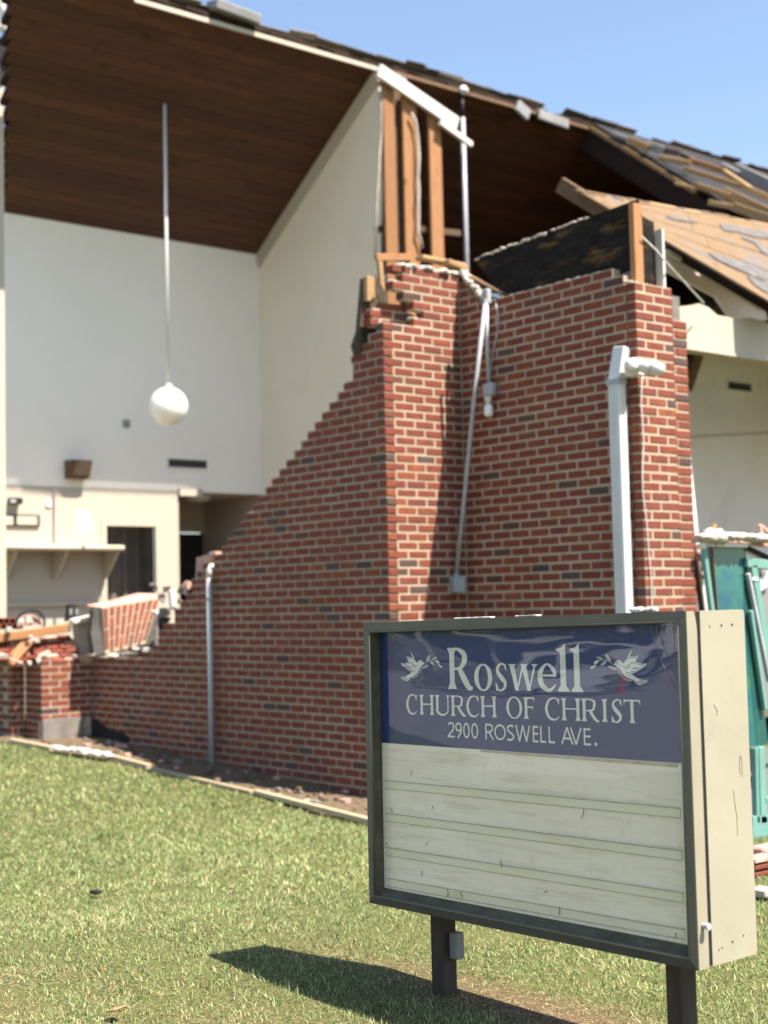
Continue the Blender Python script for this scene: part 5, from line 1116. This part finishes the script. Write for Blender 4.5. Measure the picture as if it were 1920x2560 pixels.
# 'Roswell'
y0, xh, cap = -.2625, -.168, -.1065
def big():
    tk = .0265; tn = .0085
    g = Glyph(); g.stem(.474, y0, cap, tk, .011)
    g.stroke([(.474, cap-.005, .009), (.505, cap-.0045, .011), (.538, cap-.020, .024), (.546, cap-.042, .028), (.532, cap-.066, .020), (.510, cap-.077, .010), (.478, cap-.078, .008)]); g.stroke([(.513, cap-.074, .020), (.538, y0+.045, .029), (.566, y0+.010, .024), (.588, y0+.006, .010)]); g.done()
    g = Glyph(); g.ring(.6455, (y0+xh)/2-.001, .049, (xh-y0)/2+.003, .0235, .0065); g.done()
    serif('s', .711, .771, y0-.002, xh+.003)
    g = Glyph()
    for (xa, ya, xb, yb, w_) in ((.797, xh, .8225, y0, .025), (.8225, y0, .853, xh-.01, .009), (.857, xh, .884, y0, .025), (.884, y0, .913, xh-.006, .009)): g.poly([(xa-w_/2, ya), (xa+w_/2, ya), (xb+w_*.32, yb), (xb-w_*.32, yb)] if ya > yb else [(xa-w_*.4, ya), (xa+w_*.4, ya), (xb+w_/2, yb), (xb-w_/2, yb)])
    for xa, xb in ((.779, .820), (.842, .880), (.897, .930)): g.poly([(xa, xh), (xb, xh), (xb-.008, xh-.007), (xa+.008, xh-.007)])
    g.done()
    g = Glyph(); cx, cy = .9735, (y0+xh)/2
    g.stroke([(1.0135, cy+.008, .010), (1.006, xh-.020, .018), (.975, xh+.000, .007), (.946, xh-.022, .019), (.9395, cy, .0245), (.950, y0+.020, .022), (.982, y0+.003, .014), (1.004, y0+.014, .008), (1.016, y0+.026, .003)]); g.poly([(.944, cy+.004), (1.017, cy+.004), (1.017, cy+.012), (.944, cy+.012)]); g.done()
    for x in (1.052, 1.117):
        g = Glyph(); g.poly([(x-.013, y0+.02), (x-.026, y0+.006), (x-.027, y0), (x+.027, y0), (x+.026, y0+.006), (x+.013, y0+.02), (x+.013, cap+.010), (x-.004, cap-.004), (x-.030, cap-.009), (x-.030, cap-.014), (x-.013, cap-.022)]); g.done()
big()
# the address line, plain strokes
def sans(chx, x0, x1, y0, y1):
    g = Glyph(); W_, H_ = x1-x0, y1-y0; w_ = .0068; cx = (x0+x1)/2; cy = (y0+y1)/2; e = w_/2
    seg = lambda *p: [g.stroke([(a[0], a[1], w_), (b[0], b[1], w_)], 1) for a, b in zip(p[:-1], p[1:])]
    if chx in '0O': g.ring(cx, cy, W_/2, H_/2, w_, w_)
    elif chx == '2': g.stroke([(x0+e, y1-H_*.20, w_), (x0+W_*.25, y1-e*1.6, w_), (cx+W_*.12, y1-e, w_), (x1-e*1.4, y1-H_*.20, w_), (x1-W_*.22, cy, w_), (x0+W_*.3, y0+H_*.22, w_), (x0+e*.6, y0+e, w_)]); seg((x0, y0+e), (x1, y0+e))
    elif chx == '9': g.ring(cx, y1-H_*.30, W_/2, H_*.30, w_, w_); g.stroke([(x1-e, y1-H_*.30, w_), (x1-W_*.12, cy-H_*.12, w_), (cx, y0+H_*.10, w_), (x0+W_*.32, y0, w_)])
    elif chx == 'R': seg((x0+e, y0), (x0+e, y1)); g.stroke([(x0, y1-e, w_), (cx, y1-e, w_), (x1-W_*.16, y1-H_*.13, w_), (x1-W_*.16, cy+H_*.12, w_), (cx, cy-H_*.02, w_), (x0, cy-H_*.02, w_)]); seg((x0+W_*.42, cy), (x1-e*.4, y0))
    elif chx == 'S': g.stroke([(x1-W_*.06, y1-H_*.10, w_), (cx, y1-e, w_), (x0+W_*.12, y1-H_*.16, w_), (x0+W_*.16, cy+H_*.14, w_), (x1-W_*.22, cy-H_*.10, w_), (x1-W_*.08, y0+H_*.22, w_), (cx, y0+e, w_), (x0, y0+H_*.09, w_)])
    elif chx == 'W': q = .24; seg((x0+e, y1), (x0+W_*.27, y0)); seg((x0+W_*.27, y0), (cx, y1)); seg((cx, y1), (x1-W_*.27, y0)); seg((x1-W_*.27, y0), (x1-e, y1))
    elif chx == 'E': seg((x0+e, y0), (x0+e, y1)); [seg((x0, y), (x1, y)) for y in (y0+e, cy+e*.4, y1-e)]
    elif chx == 'L': seg((x0+e, y0), (x0+e, y1)); seg((x0, y0+e), (x1, y0+e))
    elif chx == 'A': seg((x0+e, y0), (cx, y1)); seg((cx, y1), (x1-e, y0)); seg((x0+W_*.24, y0+H_*.34), (x1-W_*.24, y0+H_*.34))
    elif chx == 'V': seg((x0+e, y1), (cx, y0)); seg((cx, y0), (x1-e, y1))
    elif chx == '.': g.ring(cx, y0+.0055, .0060, .0060, .0060, .0060, 16)
    return g.done('letter' if chx.isalpha() else ('numeral' if chx.isdigit() else 'full_stop'))
YA, YB = -.385, -.4425
for c_, x0, x1 in (('2', .440, .479), ('9', .484, .520), ('0', .528, .564), ('0', .573, .610), ('R', .649, .693), ('O', .697, .757), ('S', .764, .800), ('W', .807, .883), ('E', .895, .922), ('L', .932, .960), ('L', .973, 1.003), ('A', 1.033, 1.091), ('V', 1.076, 1.131), ('E', 1.140, 1.172), ('.', 1.188, 1.200)):
    sans(c_, x0, x1, YB, YA)
# --- doves
DV = [(975, 835), (930, 790), (885, 735), (830, 712), (770, 755), (735, 785), (700, 740), (650, 640), (612, 572), (540, 455), (560, 530), (595, 600), (612, 628), (520, 630), (415, 600), (450, 680), (490, 750), (430, 790), (350, 815), (250, 800), (290, 870), (350, 915), (420, 960), (470, 1005), (530, 1048), (575, 1062), (535, 1115), (470, 1160), (400, 1200), (240, 1225), (292, 1244), (265, 1268), (340, 1288), (345, 1310), (440, 1338), (500, 1300), (540, 1215), (650, 1180), (735, 1120), (785, 1040), (815, 950), (865, 885), (915, 848)]
def dove(mir):
    org = np.array([.166+(.231-.166)*0, 0])
    def tf(x, y):
        # crop pixel -> sign units (crop 980,1590, 140 px wide over 1659)
        px, py = 980+x*.08439, 1590+y*.08439
        d = ray(px, py); P0 = S(0, 0, BB-.003); n_ = SB; k = ((P0-CAM)@n_)/(d@n_); q = CAM+d*k-P0
        s_ = (q[0]*SA[0]+q[1]*SA[1])/(SA[0]**2+SA[1]**2); t_ = q[2]-s_*SA[2]
        return ((1.600-s_) if mir else s_, t_+(.0 if not mir else -.003))
    t_ = thing_part = Glyph()
    def P_(pts): return [tf(*p) for p in pts]
    pl_ = P_(DV); t_.poly(pl_ if not mir else pl_[::-1])
    w_ = .0022
    def ln(pts, ww=1.0): t_.stroke([(*tf(*p), w_*ww) for p in pts], 5)
    ln([(895, 865), (850, 930), (832, 1050), (740, 1185), (640, 1225), (560, 1215)], .9)
    ln([(985, 800), (1080, 725), (1180, 702), (1290, 722)], .9)
    ln([(905, 880), (870, 960), (852, 1075)], .8)
    for (cx, cy, rx, ry, an) in ((1072, 650, 100, 36, -1.05), (1265, 655, 66, 26, -.35), (1180, 795, 80, 32, .75), (1345, 765, 66, 34, .7), (985, 915, 100, 30, -.45), (1385, 860, 40, 20, .9), (1445, 905, 44, 30, .2)):
        pts = [(cx+rx*math.cos(a)*math.cos(an)-ry*math.sin(a)*math.sin(an), cy+rx*math.cos(a)*math.sin(an)+ry*math.sin(a)*math.cos(an)) for a in np.linspace(0, 2*math.pi, 14)[:-1]]
        q = P_(pts); t_.poly(q if not mir else q[::-1])
    o = t_.done('dove_emblem')
    t2 = Glyph(); t2.k = 12
    def dk(pts, ww=1.0): t2.stroke([(*tf(*p), w_*ww) for p in pts], 5)
    for pts in ([(310, 838), (420, 828), (500, 785), (560, 790), (620, 840), (700, 885), (770, 880)], [(600, 870), (640, 915), (700, 935)], [(360, 895), (420, 905), (520, 910)], [(410, 945), (470, 940), (560, 920)], [(450, 1000), (520, 1000), (600, 985)], [(520, 1040), (600, 1045), (690, 1020)], [(440, 640), (540, 660), (630, 660), (690, 720), (712, 755)], [(735, 790), (755, 775), (775, 765)], [(300, 1250), (370, 1240), (410, 1220)], [(350, 1295), (400, 1275), (430, 1240)], [(430, 1300), (470, 1270), (490, 1240)]): dk(pts)
    c = tf(868, 775); t2.ring(c[0], c[1], .0024, .0024, .0024, .0024, 10)
    for pts in ([(1030, 720), (1070, 640), (1110, 590)], [(1230, 665), (1300, 645)], [(1140, 755), (1215, 820)], [(920, 950), (1040, 890)]): dk(pts, .9)
    t2.m.build('dove_lines', BLUE, name_panel)
dove(False); dove(True)

# ------------------------------------------------------------------ the street behind the camera, seen only in the sign's plastic sheet
SC0 = np.array([4.7, -3.36, 0.0]); FD = np.array([-.716, -.698, 0]); FD = FD/np.linalg.norm(FD); RD = np.array([FD[1], -FD[0], 0])*-1
RD = np.array([.698, -.716, 0])
def T(d, r, z=0.0): return SC0+FD*(d if d < 8 else 8+(d-8)*1.5)+RD*r+np.array([0, 0, z])
asph = paint('worn_street_asphalt', (.33, .31, .30), .25, .9, 1.5, (.10, .10, .10), .4, .1, .2)
def slab(name, d0, d1, r0, r1, z, mat):
    m_ = MB(); m_.prism([T(d0, r0, z), T(d0, r1, z), T(d1, r1, z), T(d1, r0, z)], (0, 0, -.05)); o = m_.build(name, mat); o['kind'] = 'structure'; return o
slab('street', 7.5, 25, -60, 60, .03, asph); slab('pavement', 27.0, 28.2, -60, 60, .08, paint('pavement_concrete', (.38, .36, .33), .15, .9, 2))
siding = Mat('blue_grey_siding', .6, .3); wv = siding.n('ShaderNodeTexWave', bands_direction='Z'); wv.inputs['Scale'].default_value = 1.3; siding.l(siding.geo().outputs['Position'], wv.inputs[0]); siding.col((.085, .115, .150)); siding.bump(wv.outputs['Fac'], .5, .02); siding = siding.mat
hw = thing('porch_house', tuple(T(40, 0, 0)), 'blue grey house with white porch railing across the street', 'house')
HZ = .0
def bx(d0, d1, r0, r1, z0, z1, name, mat, par):
    m_ = MB(); m_.prism([T(d0, r0, HZ+z0), T(d0, r1, HZ+z0), T(d1, r1, HZ+z0), T(d1, r0, HZ+z0)], (0, 0, z1-z0)); return m_.build(name, mat, par)
bx(40, 49, -9, 12, 0, 4.2, 'wall', siding, hw)
m_ = MB(); m_.prism([T(38.5, -9.6, HZ+4.1), T(44.5, -9.6, HZ+7.0), T(50.5, -9.6, HZ+4.1)], RD*22.2); m_.build('roof', M['shingle'], hw)
bx(36.5, 40, -8, 1.5, 0, .5, 'porch_deck', M['concrete'], hw); bx(36.2, 40, -8.3, 1.8, 3.2, 3.5, 'porch_roof', M['white'], hw)
for r_ in (-7.8, -4.6, -1.6, 1.3): bx(36.5, 36.7, r_-.1, r_+.1, .5, 3.2, 'porch_post', M['white'], hw)
bx(36.5, 36.6, -7.8, 1.3, 1.45, 1.55, 'rail', M['white'], hw)
m_ = MB()
for i in range(60): 
    r_ = -7.7+i*.15; c = T(36.55, r_, HZ+1.0); m_.obox(c, FD*.02, RD*.03, (0, 0, .46))
m_.build('pickets', M['white'], hw, kind='stuff')
for r0 in (3.2, 7.4):
    f_ = bx(39.9, 40, r0, r0+1.7, 1.2, 3.1, 'window', M['white'], hw)
    for a in (0, 1):
        for b_ in (0, 1): bx(39.86, 39.9, r0+.12+a*.76, r0+.82+a*.76, 1.32+b_*.87, 2.10+b_*.87, 'pane', M['black'], f_)
def car(d, r, prof, wz, label, name, mat, wins, wheels):
    t = thing(name, tuple(T(d, r, HZ)), label, 'car')
    m_ = MB(); m_.prism([T(d, r+x, HZ+.06+z) for x, z in prof], FD*1.8); m_.build('body', mat, t)
    for wn in wins:
        m_ = MB(); m_.prism([T(d-.012, r+x, HZ+.06+z) for x, z in wn], FD*.02); m_.build('side_window', M['black'], t)
    for x in wheels:
        m_ = MB(); c = T(d+.06, r+x, HZ+.40); m_.tube([c-FD*.10, c+FD*.16], .36, 20); w_ = m_.build('wheel', M['black'], t)
        m_ = MB(); m_.tube([c-FD*.115, c-FD*.09], .2, 16); m_.build('rim', M['greymetal'], w_)
carw = paint('white_car_paint', (.75, .76, .78), .03, .25, 1, None, 0, .5, 0)
car(24.2, -.2, [(-.2, .35), (4.9, .35), (5.0, .8), (4.3, 1.05), (3.5, 1.15), (2.7, 1.95), (-.1, 1.95), (-.3, 1.2)], 0, 'silver minivan parked at the far kerb across the street', 'minivan', carw, [[(.1, 1.2), (1.1, 1.2), (1.1, 1.8), (.2, 1.8)], [(1.2, 1.2), (3.2, 1.2), (2.6, 1.8), (1.2, 1.8)]], (.75, 3.9))
car(30.0, 4.6, [(-.2, .45), (5.1, .45), (5.2, 1.0), (5.1, 1.15), (4.0, 1.2), (3.4, 1.85), (.1, 1.85), (-.3, 1.2)], 0, 'white pickup truck with canopy parked beside the porch house', 'pickup_truck', carw, [[(.15, 1.2), (1.7, 1.2), (1.7, 1.75), (.35, 1.75)], [(1.9, 1.2), (2.6, 1.2), (2.6, 1.75), (1.9, 1.75)], [(2.75, 1.2), (3.75, 1.2), (3.35, 1.75), (2.75, 1.75)]], (.9, 4.2))
orange = paint('orange_cone', (.75, .06, .03), .05, .5, 3)
for d, r, lb in ((22.8, 2.9, 'orange traffic cone in front of the silver minivan'), (23.5, 6.4, 'orange traffic cone on the road near the white pickup')):
    t = thing('traffic_cone', tuple(T(d, r, .03)), lb, 'traffic cone'); m_ = MB(); m_.lathe(T(d, r, .03), [(.18, .0), (.18, .03), (.12, .04), (.03, .45), (.001, .46)], 16); m_.build('cone', orange, t)
crown = paint('tree_leaves', (.045, .085, .025), .5, .9, 3)
for i, (d, r, h) in enumerate(((52, -14, 8.5), (60, -3, 10), (58, 9, 9), (47, -22, 9), (50, 17, 8.5), (44, 25, 8))):
    t = thing('street_tree', tuple(T(d, r, 0)), ['broad dark tree left behind the porch house', 'tall dark tree straight behind the porch house', 'round dark tree right behind the porch house', 'big dark tree at the far left of the street', 'dark tree right of the porch house', 'dark tree at the far right of the street'][i], 'tree')
    m_ = MB(); m_.tube([T(d, r, -.1), T(d, r, h*.5)], [.3, .18], 8); m_.build('trunk', M['oldwood'], t)
    m_ = MB(); g_ = np.random.default_rng(i)
    for k in range(900):
        v_ = g_.normal(size=3); v_ = v_/np.linalg.norm(v_)*g_.uniform(.55, 1)**.5; c = T(d, r, h*.62)+v_*np.array([h*.42, h*.42, h*.38])
        a_ = g_.normal(size=3)*.35; b_ = g_.normal(size=3)*.35; m_.add([c-a_, c+b_, c+a_, c-b_], [(0, 1, 2, 3)])
    m_.build('crown', crown, t)

# ------------------------------------------------------------------ grass
def grass():
    g_ = np.random.default_rng(11); Ps = []
    zones = ((3.6, 5.6, 13500, .035, .0046), (5.6, 7.6, 9000, .038, .0050), (7.6, 10.5, 4600, .044, .0068), (10.5, 18.5, 2300, .046, .0110))
    for za, zb, den, hh, ww in zones:
        mg_ = 1.0 if zb < 7 else 2.6; wa = .29*zb+mg_; n = int(den*(zb-za)*2*wa); Z = g_.uniform(za, zb, n); X = g_.uniform(-wa, wa, n)
        x = CAM[0]+RT[0]*X+FW[0]*Z; y = CAM[1]+RT[1]*X+FW[1]*Z
        keep = (np.abs(X) < .29*Z+mg_)
        ok = (y < np.interp(x, ex, ey)-.02) | (x > 2.7)
        ok &= ~((x > -7) & (x < 2.0) & (y > 0)); ok &= ~((x < 2.4) & (y > .9))
        thin = (x > ex[0]) & (x < 2.6) & (y > np.interp(x, ex, ey)) & (g_.uniform(size=n) < .07) & (y < -.05)
        k = keep & (ok | thin); x, y = x[k], y[k]
        Ps.append(np.stack([x, y, np.full(x.size, hh), np.full(x.size, ww)], 1))
    x = g_.uniform(2.2, 7.2, 90000); y = g_.uniform(-5.4, -2.4, 90000); k = g_.uniform(size=x.size) < np.clip(bare_f(x, y), 0, 1)*.8
    n_th = int(k.sum()); Ps.append(np.stack([x[k], y[k], np.full(n_th, .040), np.full(n_th, .0036)], 1))
    P = np.concatenate(Ps); n = len(P); thatch = np.zeros(n, bool); thatch[-n_th:] = True
    def fbm(x, y, sc_, seed):
        r_ = np.random.default_rng(seed); v = 0; amp = 1; tot = 0
        for o in range(4):
            for q in range(3):
                th = r_.uniform(0, 6.28); ph = r_.uniform(0, 6.28); v = v+amp*np.sin((x*math.cos(th)+y*math.sin(th))*sc_*2**o*(.8+.4*q)+ph+1.3*np.sin((x*math.sin(th)-y*math.cos(th))*sc_*2**o*.7+ph*2)); tot += amp
            amp *= .6
        return v/tot
    x, y = P[:, 0], P[:, 1]
    big_ = fbm(x, y, 1.6, 3); mid = fbm(x, y, 6.5, 4)
    # bare, strawy ground by the posts
    bare = bare_f(x, y)
    bare = np.clip(bare*1.1+.25*mid, 0, 1)
    keep = thatch | (g_.uniform(size=n) > np.clip(bare*1.1+.35*mid*(bare > .05), 0, 1)*.30)
    P = P[keep]; thatch = thatch[keep]; big_, mid, bare = big_[keep], mid[keep], bare[keep]; x, y = P[:, 0], P[:, 1]; n = len(P)
    h = P[:, 2]*g_.uniform(.4, 1.2, n)*(1+.55*mid)*(1-.45*bare); w_ = P[:, 3]*g_.uniform(.7, 1.3, n)
    long_ = g_.uniform(size=n) > .994; h = np.where(long_, h*1.8, h)
    ang = g_.uniform(0, 2*np.pi, n); lean = np.abs(g_.normal(1.25, .65, n))*(1+.8*bare); fa = ang+g_.normal(0, .5, n)
    z0 = gz(x, y)-.004+np.where(thatch, .008, 0)
    lean = np.where(thatch, 4.0+g_.uniform(0, 3, n), lean); h = np.where(thatch, h*.42, h)
    dx, dy = np.cos(fa), np.sin(fa); sx, sy = -np.sin(ang), np.cos(ang)
    hs = h/np.sqrt(1+lean**2*.6)
    def row(t, wf):
        off = lean*h*(.35*t+.65*t*t)*.8; zz = z0+hs*t*(1-.18*t*lean)
        cx, cy = x+dx*off, y+dy*off
        return np.stack([cx-sx*w_*wf/2, cy-sy*w_*wf/2, zz], 1), np.stack([cx+sx*w_*wf/2, cy+sy*w_*wf/2, zz], 1)
    a0, b0 = row(0, 1.0); a1, b1 = row(.55, .85); tip, _ = row(1.0, 0.0)
    V = np.stack([a0, b0, a1, b1, tip], 1).reshape(-1, 3).astype(np.float32)
    base = (np.arange(n)*5)[:, None]
    quads = (base+np.array([[0, 1, 3, 2]])); tris = (base+np.array([[2, 3, 4]]))
    me = bpy.data.meshes.new('grass'); me.vertices.add(len(V)); me.vertices.foreach_set('co', V.ravel())
    loops = np.concatenate([quads, tris], 1).ravel().astype(np.int32); me.loops.add(len(loops)); me.loops.foreach_set('vertex_index', loops)
    st_ = np.zeros(2*n, np.int32); st_[0::2] = np.arange(n)*7; st_[1::2] = np.arange(n)*7+4
    me.polygons.add(2*n); me.polygons.foreach_set('loop_start', st_)
    try:
        tot = np.empty(2*n, np.int32); tot[0::2] = 4; tot[1::2] = 3; me.polygons.foreach_set('loop_total', tot)
    except Exception: pass
    green = np.array([.165, .225, .085]); lime = np.array([.315, .370, .165]); dark = np.array([.085, .135, .045]); straw = np.array([.42, .36, .21]); tan = np.array([.30, .22, .12])
    u = g_.uniform(size=n); c = np.where((u < .42)[:, None], green, np.where((u < .84)[:, None], lime, dark))
    ps = np.clip(.12+.16*big_+.10*mid+.75*bare, .02, .92); us = np.where(thatch, g_.uniform(0, .01, n)+np.where(g_.uniform(size=n) < .12, 1, 0), g_.uniform(size=n))
    c = np.where((us < ps)[:, None], np.where((g_.uniform(size=n) < .65)[:, None], straw, tan), c)
    c = np.where((thatch & (g_.uniform(size=n) < .35))[:, None], np.array([.15, .10, .06]), c)
    c = c*1.06*(1+.25*big_[:, None])*g_.uniform(.75, 1.25, n)[:, None]
    colr = np.ones((n*5, 4), np.float32); colr[:, :3] = np.repeat(np.clip(c, 0, .8), 5, 0)
    at_ = me.color_attributes.new('tint', 'FLOAT_COLOR', 'POINT'); at_.data.foreach_set('color', colr.ravel())
    me.materials.append(M['grass']); me.update(calc_edges=True); o = link('grass', me); o['kind'] = 'stuff'; o['label'] = 'short sunlit lawn grass with yellow and straw patches'; o['category'] = 'grass'
    return n
grass()
